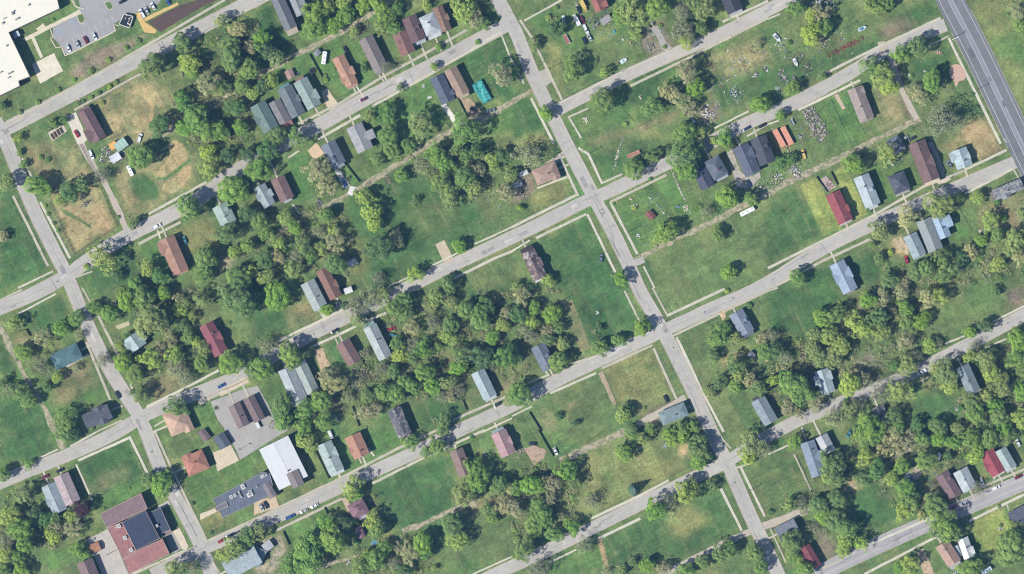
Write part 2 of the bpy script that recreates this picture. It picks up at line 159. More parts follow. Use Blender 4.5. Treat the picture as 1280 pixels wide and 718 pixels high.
# cars: tile,x,y,direction (s along the streets, h across, or degrees), colour, type, label
CARS = [
('00',342,243,'h','white','car','white car at the lower left end of the school parking row'),
('00',388,222,'h','silver','car','silver car left of the maroon car in the school parking lot'),
('00',428,200,'h','maroon','car','maroon car in the school parking row'),
('00',472,182,'h','white','car','white car right of the maroon car in the school parking lot'),
('00',707,67,'h','white','pickup','white pickup parked first beside the yellow mulch path at the top lot'),
('00',731,54,'h','silver','car','silver car second beside the yellow mulch path at the top lot'),
('00',763,32,'h','white','car','white car third beside the yellow mulch path at the top lot'),
('00',838,8,'h','blue','car','pale blue car parked at the upper edge behind the mulch path'),
('00',612,8,'s','dark','car','dark car at the upper edge of the school lot'),
('00',383,668,'h','red','car','red car on the concrete drive beside the mauve-brown bungalow'),
('00',697,688,68,'white','pickup','white pickup on grass below the sandy playground circles'),
('10',455,56,'h','white','pickup','white pickup with dark bed on the gravel lane by the market tents'),
('10',782,410,'s','white','pickup','white pickup at the kerb by the orange-brown house'),
('10',893,492,-70,'green','car','dark green car on the lawn beside the orange-brown house'),
('10',922,480,-70,'teal','car','faded teal car on the lawn right of a dark green car'),
('01',535,497,'s','magenta','car','plum magenta car driving along the upper left street'),
('01',447,250,'h','dark','car','dark car on grass behind the salmon-roofed house'),
('01',1085,548,-32,'dark','car','dark car on the dirt pad below the tan-brown house'),
('01',1168,553,18,'grey','pickup','grey pickup at the alley mouth by the turquoise-roofed shelter'),
('02',350,100,'h','maroon','car','maroon car wedged beside the white box truck in the junk yard'),
('02',333,50,'h','dark','car','dark car at the top of the junk yard line'),
('02',367,147,'h','white','pickup','white pickup in the middle of the junk yard line'),
('02',387,188,'h','silver','car','silver car at the lower end of the junk yard line'),
('02',362,205,'h','dark','car','dark car left of the lowest silver junk yard car'),
('02',1170,642,'s','navy','car','blue car at the kerb beside the slate blue roofs'),
('02',1248,627,'s','dark','car','dark car at the kerb just above the charcoal house'),
('03',680,690,'s','silver','car','silver car beside the small hipped outbuilding off the alley'),
('03',718,692,'s','dark','car','dark car parked right of a silver one at the long brown building'),
('13',176,52,-75,'yellow','pickup','pale yellow pickup abandoned on the weedy lot'),
('11',440,198,'h','blue','car','blue car behind the slate-blue house near the dirt alley'),
('12',445,570,80,'grey','car','grey car alone on the dark lawn beside the main road'),
('12',1180,198,'h','navy','car','navy car in the paved yard below the slate blue house'),
('13',690,578,-78,'red','car','dark red car on dirt below the blue-grey house'),
('13',905,100,-68,'grey','car','grey car beside the pale blue corner house'),
('20',588,533,'h','dark','car','dark car parked along the left street above the charcoal corner house'),
('20',1105,488,'s','blue','car','blue car on the street above the mauve garages'),
('21',392,215,'s','dark','car','dark car at the kerb above the half-burnt brown house'),
('21',685,237,-12,'teal','car','teal car beside the pale grey gable under trees'),
('21',675,205,20,'red','car','red car nose above the teal car under trees'),
('21',1205,582,'s','dark','car','dark car at the kerb below the frosty blue house'),
('21',8,680,'h','white','van','white van in the grey parking lot below the garages'),
('22',768,553,'h','dark','car','dark car on the lawn edge above the grey-teal bungalow'),
('23',765,420,'s','white','pickup','white pickup on the narrow tree-lined street'),
('30',300,200,'s','dark','car','dark car at the kerb above the dusty pink house'),
('30',225,232,'s','maroon','car','dull maroon car at the kerb above the pale pair'),
('30',1105,550,'s','red','car','red car in the shade at the lower cross street corner'),
('30',1147,525,'s','navy','car','navy car right of the red car at the lower corner'),
('31',172,430,'s','blue','pickup','bright blue pickup at the kerb of the lower street'),
('31',240,402,'s','silver','car','silver car in front of the bright blue pickup'),
('31',292,377,'s','white','car','white car at the front of three on the lower street'),
('31',372,22,'h','white','van','white van behind the weathered green house'),
('31',28,385,'h','silver','car','silver car on the tan drive below the flat dark roof'),
('31',50,372,'h','dark','car','black car on the tan drive below the flat dark roof'),
('32',102,67,0,'dark','car','dark car on bare dirt behind the rose-roofed house'),
('32',217,105,-65,'white','car','white car on the lawn beyond a fence from the bare dirt yard'),
('33',1065,255,-70,'white','car','white car on grass below the bright red house'),
('33',1135,287,'s','white','pickup','white pickup at the kerb below the bright red house'),
('33',1248,232,'s','maroon','car','maroon car on the broad lower street at the right edge'),
('33',975,363,'s','white','car','white car at the kerb below the silver-roofed house'),
('33',926,386,'s','maroon','car','maroon car half shaded by the overhanging tree on the broad street'),
('33',403,18,62,'teal','car','teal car among trees right of the small off-white house'),
('33',1245,62,-65,'white','car','white car among trees right of the pale sage house'),
('02',322,103,'h','white','truck','white box truck in the junk yard'),
('02',356,30,'h','yellow','truck','yellow box truck at the top of the junk yard'),
]
STREETS = [  # name, half width px, points (full survey px)
('street',8.5,[(-30,181),(5,163),(50,139),(100,113),(150,86.5),(225,48),(263,28),(318,0),(360,-22)]),
('street',8.4,[(-6,150),(5,172),(15,195),(38,255),(68,315),(84,345),(105,398),(135,460),(160.5,500),(177,524),(200,588),(226,633),(251,681),(266,725)]),
('street',8.5,[(-30,398),(0,385),(40,369),(83,346),(105,329),(155,296),(213,269),(252,247),(283,221),(340,187),(397,158),(457,123),(533,86),(600,49),(640,28)]),
('street',8.4,[(611,-25),(625,5),(645,39),(665,93),(689,141),(704,173),(712,188),(744,250),(769,295),(792,346),(800,365),(829,413),(858.5,473),(881,521),(897,556),(908.5,577),(938,646),(958,686),(980,735)]),
('street',7.5,[(693,140),(705,133),(778,96),(853,63),(891,48),(958,14),(990,-3),(1030,-22)]),
('street',7.9,[(-20,613),(0,603),(75,573),(140,545),(180,519),(226,500),(266,484),(301,470),(378,423),(428,399),(500,365),(545,341),(640,297),(690,273),(728,253),(746,246),(760,240),(790,226),(828,207),(880,183),(923,159),(960,143),(998,127),(1068,89),(1110,60),(1182,31)]),
('street',7.8,[(190,719),(250,688),(313,659),(346,646),(408,617),(470,588),(521,565),(571,539),(640,508),(690,478),(755,448),(815,420),(841,408),(891,385),(948,362),(1023,313),(1085,283),(1148,255),(1211,228),(1276,200)]),
('street',7.6,[(600,727),(640,708),(690,686),(765,648),(815,623),(866,598),(905,580),(935,560),(980,534),(1023,515),(1085,490),(1135,470),(1186,443),(1236,418),(1300,382)]),
('street',10,[(990,737),(1035,711),(1110,676),(1186,643),(1300,594)]),
('highway',17,[(1178,-25),(1187,0),(1215,52),(1243,110),(1281,190),(1310,250)]),
]
TRACKS = [ # name, halfwidth, surface, points
('alley',3.2,'dirt',[(200,172),(232,152),(262,136),(300,108),(320,96),(370,68),(420,45),(460,20),(500,-6)]),
('alley',3.4,'dirt',[(335,298),(378,270),(415,255),(440,240),(496,207),(546,175),(583,153),(608,147),(640,126),(668,112)]),
('alley',3.4,'dirt',[(-6,400),(2,413),(30,470),(50,500),(68,538),(78,562)]),
('alley',3.6,'concrete',[(88,150),(104,186),(120,213),(135,235),(156,282),(160,292)]),
('alley',3.4,'dirt',[(793,326),(822,311),(853,295),(891,278),(928,258),(960,241),(1035,205),(1085,180),(1136,155),(1150,148)]),
('alley',3.6,'concrete',[(1113,70),(1125,110),(1146,150)]),
('alley',3.4,'dirt',[(503,666),(540,650),(571,636),(595,629)]),
('alley',2.6,'dirt',[(382,716),(410,706),(440,698),(460,688)]),
('alley',4.2,'dirt',[(700,577),(740,558),(780,540)]),
('alley',4.2,'concrete',[(797,531),(822,517),(857,497)]),
('alley',4,'concrete',[(822,722),(841,713),(891,686),(943,662)]),
('alley',4.5,'concrete',[(948,661),(960,656),(985,647),(1008,638)]),
('alley',2.6,'dirt',[(1008,638),(1040,622),(1075,605),(1110,580),(1140,562)]),
('alley',3,'dirt',[(310,690),(345,670),(355,690),(330,718)]),
('alley',4,'concrete',[(682,208),(700,197),(712,190)]),
('alley',3,'concrete',[(1162,178),(1172,200),(1180,222)]),
('alley',2.5,'dirt',[(1143,710),(1152,700),(1165,725)]),
]
WALKS = {
'00':["30,625 580,315 1120,0","370,550 520,470 700,370","1150,80 1276,35"],
'01':["0,35 60,0","210,620 410,520 620,390 840,270 1050,150","310,695 520,575","580,530 860,375 1220,160","1220,165 1276,310","500,430 520,460 540,490","610,370 640,410"],
'02':["0,300 60,420","95,490 210,718","40,100 100,190 250,500","280,580 345,690","240,510 560,350 790,245","1050,110 1276,5","280,585 380,540","590,430 900,280 1276,90","60,105 250,0","1010,640 1180,555","1170,680 1276,620"],
'03':["0,95 60,70","250,385 540,240 860,90","0,620 60,600","150,550 460,400","800,230 900,180","900,190 1160,718"],
'10':["110,70 160,170","200,290 350,570","740,350 1030,190","690,500 900,390","380,665 460,635","90,718 265,635","65,260 240,610","785,430 800,475"],
'11':["650,715 760,665","870,610 1005,545","1090,500 1276,415","970,680 1180,575 1276,535","160,70 215,35","180,300 220,350"],
'12':["0,415 330,250","230,50 330,260","330,20 380,50 450,200","450,195 550,150","490,290 770,155","0,535 90,480","120,470 370,350","375,350 515,640","490,290 625,550","655,610 710,718","125,222 275,165"],
'13':["0,620 380,430 520,360 780,210 940,150 1190,30","20,718 280,580 510,475","980,250 1220,125","1220,120 1260,190","820,10 850,80 880,140","600,80 625,110"],
'20':["90,130 280,30","430,270 550,560","490,140 590,340","410,0 450,70","650,480 690,570","730,595 1000,460 1090,410","770,690 830,655","480,718 610,660","0,60 110,8","330,395 440,330"],
'21':["110,265 330,160 470,90","285,290 400,240 540,170 650,125","980,660 1276,530","1130,718 1276,650","320,120 345,165","400,75 425,130","395,250 410,285"],
'22':["560,15 640,175","700,0 770,130","770,140 1060,5","800,240 1040,125 1276,15","820,245 960,540 1055,718","450,400 700,285","705,300 820,555","0,640 100,590","190,525 420,425","80,475 180,435","290,380 420,340","155,400 185,440"],
'23':["0,15 50,0","880,280 980,240","1120,170 1276,90","1080,300 1185,255","760,465 800,445"],
'30':["390,150 650,35","645,30 750,245","770,0 850,180 1035,560","190,140 290,95","350,80 480,10","660,718 920,600","1030,555 1276,440","1060,660 1100,718","380,170 460,350"],
'31':["0,440 410,245 720,85 900,0","100,500 430,340","580,265 840,135 1140,0","1080,718 1276,630","410,205 425,240","510,125 525,165","560,90 590,130"],
'32':["395,440 650,320 780,250","185,660 320,595","430,540 640,440","1040,290 1145,500","1010,0 1090,90","1140,185 1260,430","1110,190 1190,165"],
'33':["10,490 90,660","0,120 100,75","240,700 380,645","520,565 800,440","1050,290 1276,195","480,718 840,530","1000,455 1276,320","1110,215 1130,245","1190,370 1200,400","130,120 215,300"],
}
# flat slabs: name, tile, surface, colour, polygon, label-free structure
SLABS = [
('parking_lot','px','asphalt',(178,174,168),"263,502 277,497 300,488 322,482 338,512 357,530 360,538 300,575 291,553 270,520"),
('driveway','px','concrete',(192,184,170),"262,500 275,494 270,484 258,490"),
('parking_lot','00','asphalt',(168,166,166),"262,140 300,115 395,62 355,-20 820,-20 790,20 720,55 690,62 660,68 600,100 570,118 575,155 330,278 305,235 265,190"),
('patio','00','pale',(232,224,200),"160,320 270,265 315,355 200,418"),
('sidewalk','00','pale',(226,216,190),"110,195 225,135 395,52 405,66 240,148 130,205"),
('sidewalk','00','pale',(226,216,190),"155,188 170,182 215,285 202,292"),
('patio','00','pale',(226,216,190),"180,145 215,115 232,140 195,160"),
('driveway','00','pale',(222,214,198),"330,582 378,560 395,600 440,690 415,718 385,718"),
('patio','00','pale',(206,196,176),"238,662 315,620 335,655 262,705"),
('sidewalk','00','mulch',(226,190,122),"672,70 695,62 725,112 782,152 772,168 720,162"),
('sidewalk','00','mulch',(222,190,126),"716,92 885,12 892,24 725,108"),
('mulch_bed','00','mulch',(98,78,72),"735,108 800,78 900,25 1100,-30 1130,-22 1000,40 800,160 785,152"),
('driveway','01','pale',(222,204,172),"325,457 355,440 410,520 385,545 365,552 340,505"),
('driveway','01','pale',(238,232,216),"922,525 945,512 1018,622 996,636"),
('patio','01','dirt',(190,165,135),"1020,500 1060,485 1130,560 1060,600"),
('driveway','02','asphalt',(176,172,164),"692,142 726,128 772,215 800,240 770,248 745,250 725,190"),
('driveway','02','concrete',(190,184,170),"130,360 180,340 210,400 170,430"),
('sidewalk','03','pale',(205,186,160),"330,475 348,468 386,540 370,548"),
('driveway','03','concrete',(196,184,162),"545,212 580,205 600,245 560,262"),
('patio','03','brick',(212,178,156),"903,350 910,333 924,323 940,320 956,324 970,336 981,355 987,374 984,392 973,402 957,404 948,412 944,430 936,432 930,424 929,408 920,396 910,382 903,366"),
('patio','11','pale',(206,190,164),"893,502 940,480 987,578 940,600"),
('driveway','11','pale',(212,206,196),"385,120 405,108 470,205 440,225"),
('patio','11','pale',(222,196,160),"258,35 300,-5 342,48 290,80"),
('driveway','11','pale',(226,226,220),"470,210 500,215 480,260 455,250"),
('patio','20','pale',(206,196,160),"575,190 640,165 650,185 590,208"),
('driveway','20','pale',(214,200,172),"1088,522 1222,442 1246,468 1102,542"),
('driveway','20','pale',(196,188,170),"985,560 1040,535 1050,558 995,585"),
('patio','30','pale',(220,204,176),"1062,112 1150,72 1192,150 1085,205"),
('parking_lot','30','concrete',(196,190,180),"432,545 535,492 560,530 640,712 600,740 520,740 470,630"),
('driveway','30','pale',(222,208,184),"860,505 895,485 940,580 925,600 905,590"),
('patio','30','concrete',(172,167,158),"820,525 862,505 905,590 880,610 855,612"),
('sidewalk','30','pale',(222,208,180),"995,418 1078,385 1090,400 1000,448"),
('driveway','30','concrete',(200,194,184),"780,380 840,350 850,370 790,400"),
('driveway','31','pale',(214,190,158),"-10,355 98,328 116,380 -10,425"),
('driveway','31','pale',(206,184,156),"428,342 450,332 485,408 462,415"),
('driveway','22','dirt',(186,168,138),"428,425 452,412 522,578 505,588"),
('driveway','22','dirt',(222,196,160),"1030,120 1060,105 1066,145 1050,165"),
('patio','33','pale',(200,184,164),"700,205 745,175 768,215 740,250"),
('driveway','33','dirt',(206,180,148),"738,605 778,588 835,725 780,725"),
('driveway','32','dirt',(192,166,142),"60,92 110,75 172,100 160,140 108,180 95,150"),
('driveway','12','dirt',(190,182,170),"1070,40 1095,25 1140,140 1180,165 1235,140 1240,165 1180,225 1120,215"),
('driveway','12','concrete',(190,184,176),"595,585 650,560 665,590 615,610"),
('driveway','21','dirt',(214,184,152),"288,310 335,300 350,350 372,380 330,430 320,400"),
('driveway','13','dirt',(204,184,150),"620,480 660,460 700,520 700,560 660,530"),
('driveway','13','concrete',(216,204,184),"830,190 880,165 915,175 860,205"),
('patio','13','concrete',(190,170,160),"262,175 290,160 340,215 295,240"),
]
PAINT = [ # tile, colour key, feather, polygon   (k: L lush, G mown bright, g mid, Y yellow-green, O olive dry, T tan, D dirt, R rough brown, W wood floor)
('00','R',3,"340,375 430,270 640,200 750,165 600,280 400,395"),
('00','g',3,"20,500 150,420 330,375 400,400 120,600 30,600"),
('00','g',1,"170,185 250,150 275,240 210,290"),
('00','Q',4,"470,500 720,360 880,480 880,640 700,718 540,718"),
('00','T',2,"690,470 720,462 770,520 765,610 750,650 742,600 752,530"),
('00','T',2,"600,490 640,480 670,510 670,560 640,585 600,570 585,530"),
('00','T',2,"540,560 570,545 610,570 625,620 600,665 555,650 535,600"),
('00','T',2,"630,600 680,580 730,590 735,630 700,665 640,665 625,640"),
('00','T',2,"640,450 690,415 720,395 760,440 850,560 840,590 815,580 760,500 700,470 650,465"),
('00','W',5,"880,250 1276,100 1276,718 900,718 930,500"),
('10','Q',5,"130,0 400,0 460,140 560,380 370,540 240,280 160,120"),
('10','T',4,"275,340 380,300 500,290 580,410 370,535"),
('10','g',2,"300,325 330,330 400,370 460,415 450,422 390,385 320,350"),
('10','Q',5,"570,130 700,100 880,40 970,60 960,200 800,290 700,350 620,330 580,220"),
('10','O',5,"580,170 740,160 800,240 720,340 620,330"),
('mk','T',1.5,"985,258 1040,228 1110,270 1147,340 1120,402 1050,452 965,530 885,538 828,492 900,480 965,410 990,330"),
('mk','T',1.5,"938,592 1040,525 1130,435 1172,420 1162,520 1100,612 1010,668 935,650"),
('mk','G',1.5,"815,498 880,550 960,555 1060,490 1160,400 1150,385 1060,455 960,535 880,532 840,490"),
('10','L',3,"640,170 720,150 800,200 800,270 720,290 660,250"),
('10','L',4,"0,230 70,250 240,600 230,640 0,718"),
('10','G',2,"700,510 800,480 840,610 760,600"),
('10','L',3,"440,640 660,540 690,640 640,718 440,718"),
('10','Y',4,"840,440 1060,380 1100,520 960,560"),
('10','D',4,"1100,590 1180,560 1150,610 1090,630"),
('01','L',4,"1000,300 1220,180 1276,310 1276,480 1190,500 1100,380"),
('01','G',4,"540,560 860,390 960,600 700,718"),
('01','G',4,"200,270 520,180 600,370 400,500 330,400"),
('01','L',4,"0,60 70,20 140,160 200,240 100,320 0,340"),
('01','G',3,"1180,560 1276,520 1276,640 1150,680"),
('02','G',3,"70,100 260,30 430,190 280,270 230,230"),
('02','Y',4,"160,210 250,230 270,490 230,480"),
('02','g',4,"260,470 240,250 420,240 650,100 720,60 640,260"),
('02','L',3,"0,510 90,490 160,640 0,718"),
('02','Y',3,"0,718 0,700 150,650 200,718"),
('02','R',3,"640,160 740,110 810,240 690,285 650,240"),
('02','L',4,"590,400 800,330 700,500 560,550"),
('02','O',3,"380,700 640,620 900,520 920,560 640,660 400,718"),
('02','L',4,"1020,440 1276,330 1276,480 1030,560"),
('02','O',5,"920,290 1276,200 1276,300 1040,400"),
('02','R',4,"930,540 1020,500 1040,580 950,620"),
('03','L',4,"0,330 540,210 550,240 260,370 0,450"),
('03','R',5,"560,150 700,80 760,110 650,170 590,190"),
('03','L',4,"690,60 800,20 840,60 760,110 700,100"),
('03','Y',4,"985,0 1276,0 1276,560 1150,300"),
('03','G',4,"1100,200 1276,150 1276,330 1150,260"),
('03','G',3,"260,520 390,470 460,600 500,718 300,718"),
('03','O',4,"500,400 640,480 700,600 560,660 520,560"),
('03','L',4,"700,300 900,250 920,420 740,360"),
('cb','Q',4,"480,370 520,310 620,240 730,160 800,190 895,335 740,410 700,330 560,350"),
('03','T',5,"930,718 1000,620 1100,610 1150,718"),
('03','R',3,"600,310 640,300 720,560 760,590 730,620 690,560"),
('11','L',8,"480,250 700,160 880,120 1240,420 880,600 700,690 500,718 420,420"),
('11','g',6,"760,300 960,280 1020,380 900,480 760,440"),
('11','Y',6,"440,430 540,480 560,600 500,718 430,600"),
('11','G',3,"160,50 260,20 300,120 280,260 200,320 160,160"),
('11','W',6,"0,300 220,330 420,300 480,470 420,560 260,640 0,718"),
('11','W',6,"750,60 1000,0 1276,0 1276,250 1100,290 950,300 850,150"),
('11','G',2,"430,120 465,95 515,185 490,205"),
('12','L',4,"130,480 370,370 520,640 640,718 200,718"),
('12','G',4,"510,300 770,170 990,330 800,430 640,550"),
('12','Y',3,"90,260 270,170 310,240 100,340"),
('12','g',5,"660,600 1276,320 1276,600 1100,718 720,718"),
('12','L',4,"390,50 740,0 740,120 460,190"),
('12','R',3,"0,200 100,130 120,220 60,280 0,290"),
('13','M',1.5,"158,205 240,170 370,425 275,462"),
('13','M',2,"325,140 380,108 495,350 435,375"),
('13','L',3,"0,290 150,210 270,460 0,580"),
('13','G',3,"480,130 620,60 770,190 640,280 560,300"),
('13','L',4,"200,640 320,600 420,718 160,718"),
('13','L',4,"390,590 520,530 600,620 520,718 430,718"),
('13','O',5,"1040,340 1276,220 1276,430 1120,420"),
('13','T',4,"610,490 660,470 690,530 650,560"),
('13','G',3,"910,330 960,310 1010,440 940,500"),
('13','T',4,"880,60 1160,0 1180,20 1000,90"),
('13','W',6,"560,600 1000,560 1276,440 1276,650 1000,700 640,718"),
('20','L',3,"90,140 290,40 350,120 280,200 150,230"),
('20','O',4,"260,440 440,340 500,480 270,600"),
('20','G',3,"280,620 500,490 545,550 400,600 390,718"),
('20','G',2,"970,600 1040,570 1120,718 1010,718"),
('20','L',3,"0,240 90,430 0,430"),
('20','O',5,"730,480 860,400 960,480 760,560"),
('20','L',3,"0,560 180,540 260,718 0,718"),
('20','g',4,"1080,100 1276,100 1276,300 1120,180"),
('20','T',4,"80,240 160,250 150,280 90,270"),
('20','W',6,"560,0 1060,0 1010,180 1000,400 760,420 640,330 780,280"),
('21','L',4,"0,130 120,90 180,210 0,260"),
('21','O',4,"140,110 260,60 300,150 180,200"),
('21','L',3,"330,290 400,260 440,400 380,350"),
('21','L',4,"800,600 1040,520 1060,600 840,718"),
('21','O',3,"1060,460 1120,540 1060,610 1020,560"),
('21','O',4,"1170,480 1276,420 1276,530 1200,540"),
('21','W',7,"450,500 640,130 820,20 1276,20 1276,440 1000,560 700,560"),
('21','L',4,"1010,10 1276,0 1276,110 1150,90 1060,60"),
('21','O',5,"920,330 1010,300 1060,440 990,450"),
('21','W',6,"180,520 560,480 640,560 480,620 100,718"),
('22','L',4,"230,0 560,0 640,190 400,290 320,120"),
('22','O',1.5,"250,68 300,58 392,300 340,318"),
('22','g',4,"690,0 1060,0 770,130"),
('22','Q',4,"480,390 690,320 790,530 640,630 540,570"),
('22','Y',3,"450,400 700,310 800,540 620,640 520,580"),
('22','g',4,"130,590 430,450 540,600 400,718 130,718"),
('22','T',3,"265,600 320,560 310,590 270,612"),
('22','O',4,"130,620 200,610 210,718 150,700"),
('22','W',6,"0,0 230,0 260,300 80,440 0,460"),
('22','Y',4,"80,400 140,400 150,440 60,460 0,440 40,380"),
('22','g',4,"840,220 1040,150 1100,300 960,400 1000,600"),
('22','T',4,"1040,350 1130,320 1140,360 1060,390"),
('22','R',3,"650,640 830,540 860,560 720,680 640,690"),
('23','L',5,"0,0 340,0 400,100 200,250 0,210"),
('23','g',4,"820,170 1150,80 1210,100 880,270"),
('23','L',4,"700,600 900,520 960,620 760,718"),
('23','W',7,"0,220 220,260 480,0 850,0 830,200 600,420 400,560 0,640"),
('23','R',4,"430,370 520,310 570,370 560,440 430,430"),
('23','T',3,"985,660 1070,650 1060,690 1000,690"),
('23','R',4,"1180,0 1276,0 1276,110 1200,80"),
('23','W',6,"960,280 1276,200 1276,718 980,718 950,560"),
('30','L',4,"0,0 230,0 280,90 50,190 0,130"),
('30','L',3,"380,170 640,50 730,210 480,330"),
('30','O',5,"500,230 620,180 640,230 480,310"),
('30','G',1.5,"475,350 540,300 720,215 790,370 740,340 505,412"),
('30','G',2,"920,240 1276,120 1276,240 990,412"),
('30','g',2,"820,60 1000,-10 1090,60 900,130"),
('30','W',6,"0,310 220,280 430,520 200,600 0,640"),
('30','G',3,"200,620 350,590 450,610 400,650 260,700"),
('30','Y',2,"1000,450 1100,400 1115,470 1020,520"),
('31','L',4,"570,280 820,160 970,130 1000,380 760,500 640,470 620,420"),
('31','G',3,"140,490 340,400 420,440 160,570"),
('31','g',6,"890,520 1080,420 1276,450 1276,600 900,718"),
('31','D',3,"110,520 150,570 140,640 90,700 0,712 0,690 80,640"),
('31','G',3,"540,0 700,0 720,70 580,120"),
('31','O',4,"960,330 1130,330 1276,300 1276,420 1060,420"),
('31','W',6,"500,600 700,520 880,540 880,718 480,718"),
('32','Y',5,"340,130 560,70 900,200 640,330 380,430 300,400"),
('32','L',6,"440,550 660,440 1040,300 1140,500 860,640 500,680"),
('32','Y',5,"780,400 900,360 1000,440 860,540 760,500"),
('32','G',2,"190,660 430,560 470,680 200,718"),
('32','T',1.5,"425,545 450,545 482,680 462,690"),
('32','W',7,"0,200 300,130 340,300 300,430 250,540 0,718"),
('32','T',3,"820,70 880,50 890,130 840,140"),
('32','g',3,"1140,200 1276,140 1276,400"),
('33','g',4,"0,100 130,110 220,310 0,420"),
('33','L',5,"420,320 540,230 640,360 660,440 520,530 420,480"),
('33','R',4,"240,500 330,560 350,640 270,660"),
('33','L',4,"500,718 650,650 700,718"),
('33','M',3,"1000,460 1170,390 1190,480 1110,640 1020,520"),
('33','T',3,"390,250 430,230 470,280 420,300"),
('33','O',3,"760,240 850,230 850,310 790,320"),
('33','W',7,"400,0 1276,0 1276,40 1050,130 800,220 560,250 420,240"),
]
FENCES = [ # tile, polyline, style, label
('10',"248,290 368,545",'iron','black iron fence along the street side of the sandy playground'),
('10',"372,548 580,412",'iron','black iron fence along the lower side of the sandy playground'),
('10',"402,5 470,140 582,408",'iron','dark fence between the concrete lane and the left park lawn'),
('00',"385,548 690,382",'iron','iron fence behind the clipped shrubs above the mauve-brown bungalow'),
('31',"298,108 362,240",'wood','weathered board fence left of the weathered green house'),
('01',"265,272 330,386",'wood','board fence beside the trampoline lawn'),
('01',"1000,482 1052,586",'wood','board fence between lawn strip and dirt pad by the tan-brown house'),
('21',"480,592 512,690",'wood','dark fence above the terracotta house garden'),
('21',"1020,540 1050,610",'wood','dark fence left of the frosty blue house'),
('21',"530,362 578,470",'wood','fence beside the charred shell of the brown house'),
('02',"555,558 610,612",'wire','low wire fence below the big kerb tree by the second street'),
('02',"632,205 652,256",'wire','short pale fence beside the rubbly brown lot'),
('03',"310,500 410,716",'wire','long wire fence left of the two-tone brown house lawn'),
('03',"430,590 480,670",'wire','wire fence below the two-tone brown house'),
('33',"140,132 215,306",'wire','wire fence left of the blue L-shaped house'),
('30',"472,352 540,298 720,212",'wire','wire fence round the bright church lawn'),
('11',"440,95 515,190",'wood','pale board fence round the lawn strip behind the slate-blue house'),
('13',"940,312 1010,432",'wire','wire fence right of the sky-blue house lawn'),
('13',"240,165 295,240",'wood','hedge-covered fence at the back of the crimson-roofed house'),
('13',"312,140 345,205",'wood','second back fence right of the crimson-roofed house patio'),
('31',"340,385 355,415",'wood','short fence beside the lower street lawn'),
('31',"135,505 165,570",'wood','fence at the edge of the dirt yard by the round trees'),
('32',"130,0 205,130",'wood','fence right of the bare dirt yard'),
('32',"350,75 440,15",'wood','fence along the overgrown alley behind the rose-roofed house'),
('20',"88,218 130,208 150,240",'wood','garden fence stub above the teal-roofed house'),
('22',"85,620 145,716",'wood','fence across the lot below the big kerb tree'),
]
POLES = [('02',185,345,'utility pole on the verge of the main road above the second street'),('12',385,48,'utility pole beside the main road above the tan hipped house corner'),('12',580,442,'utility pole on the main road verge near the red playhouse'),('03',920,192,'utility pole at the mouth of the street joining the wide road'),('03',1040,450,'utility pole on the wide road verge below the brick patio'),('30',918,612,'utility pole at the lower street corner by the church'),('30',540,618,'utility pole in the pale church yard'),('32',1182,302,'utility pole on the verge below the kinked crossing'),('22',240,70,'utility pole behind the lawn among trees'),('03',385,140,'utility pole on the long junk-strewn lawn'),('03',95,268,'utility pole on the lawn by the broken boat'),('02',630,632,'utility pole behind the junk lots'),('31',570,345,'utility pole beside the plum hipped house lawn'),('03',725,640,'utility pole beside the alley by the long brown building'),('13',915,165,'utility pole at the kerb by the long brown building')]
LOTLAMP = [('30',1200,92,'lamp post in the grey parking lot')]
# ------------------------------------------------------------------ MAP
KZ = 3.9875
TY = [0, 180, 360, 538]
EXTRA = {'ch': (110, 600, 6.087), 'ha': (240, 520, 5.522), 'mk': (60, 140, 6.528), 'jy': (680, 0, 7.975), 'dr': (860, 130, 5.981), 'cb': (1080, 120, 5.13), 'lr': (1140, 550, 4.271), 'sc': (0, 0, 5.317), 'px': (0, 0, 1.0)}
def tile(t):
    if t in EXTRA: return EXTRA[t]
    return (int(t[1]) * 320, TY[int(t[0])], KZ)
def px(t, x, y):
    a, b, k = tile(t); return (a + x / k, b + y / k)
def w2(p): return ((p[0] - 640) * S, (359 - p[1]) * S)
def P(t, x, y): return w2(px(t, x, y))
def M(t, d): return d / tile(t)[2] * S           # a survey length in metres
def pts(t, s): return [P(t, *map(float, q.split(','))) for q in s.split()]
def lin(c): return c / 12.92 if c <= .04045 else ((c + .055) / 1.055) ** 2.4
def C(c, k=1.0): return tuple(min(.86, lin(v / 255) / GAIN * k) for v in c)

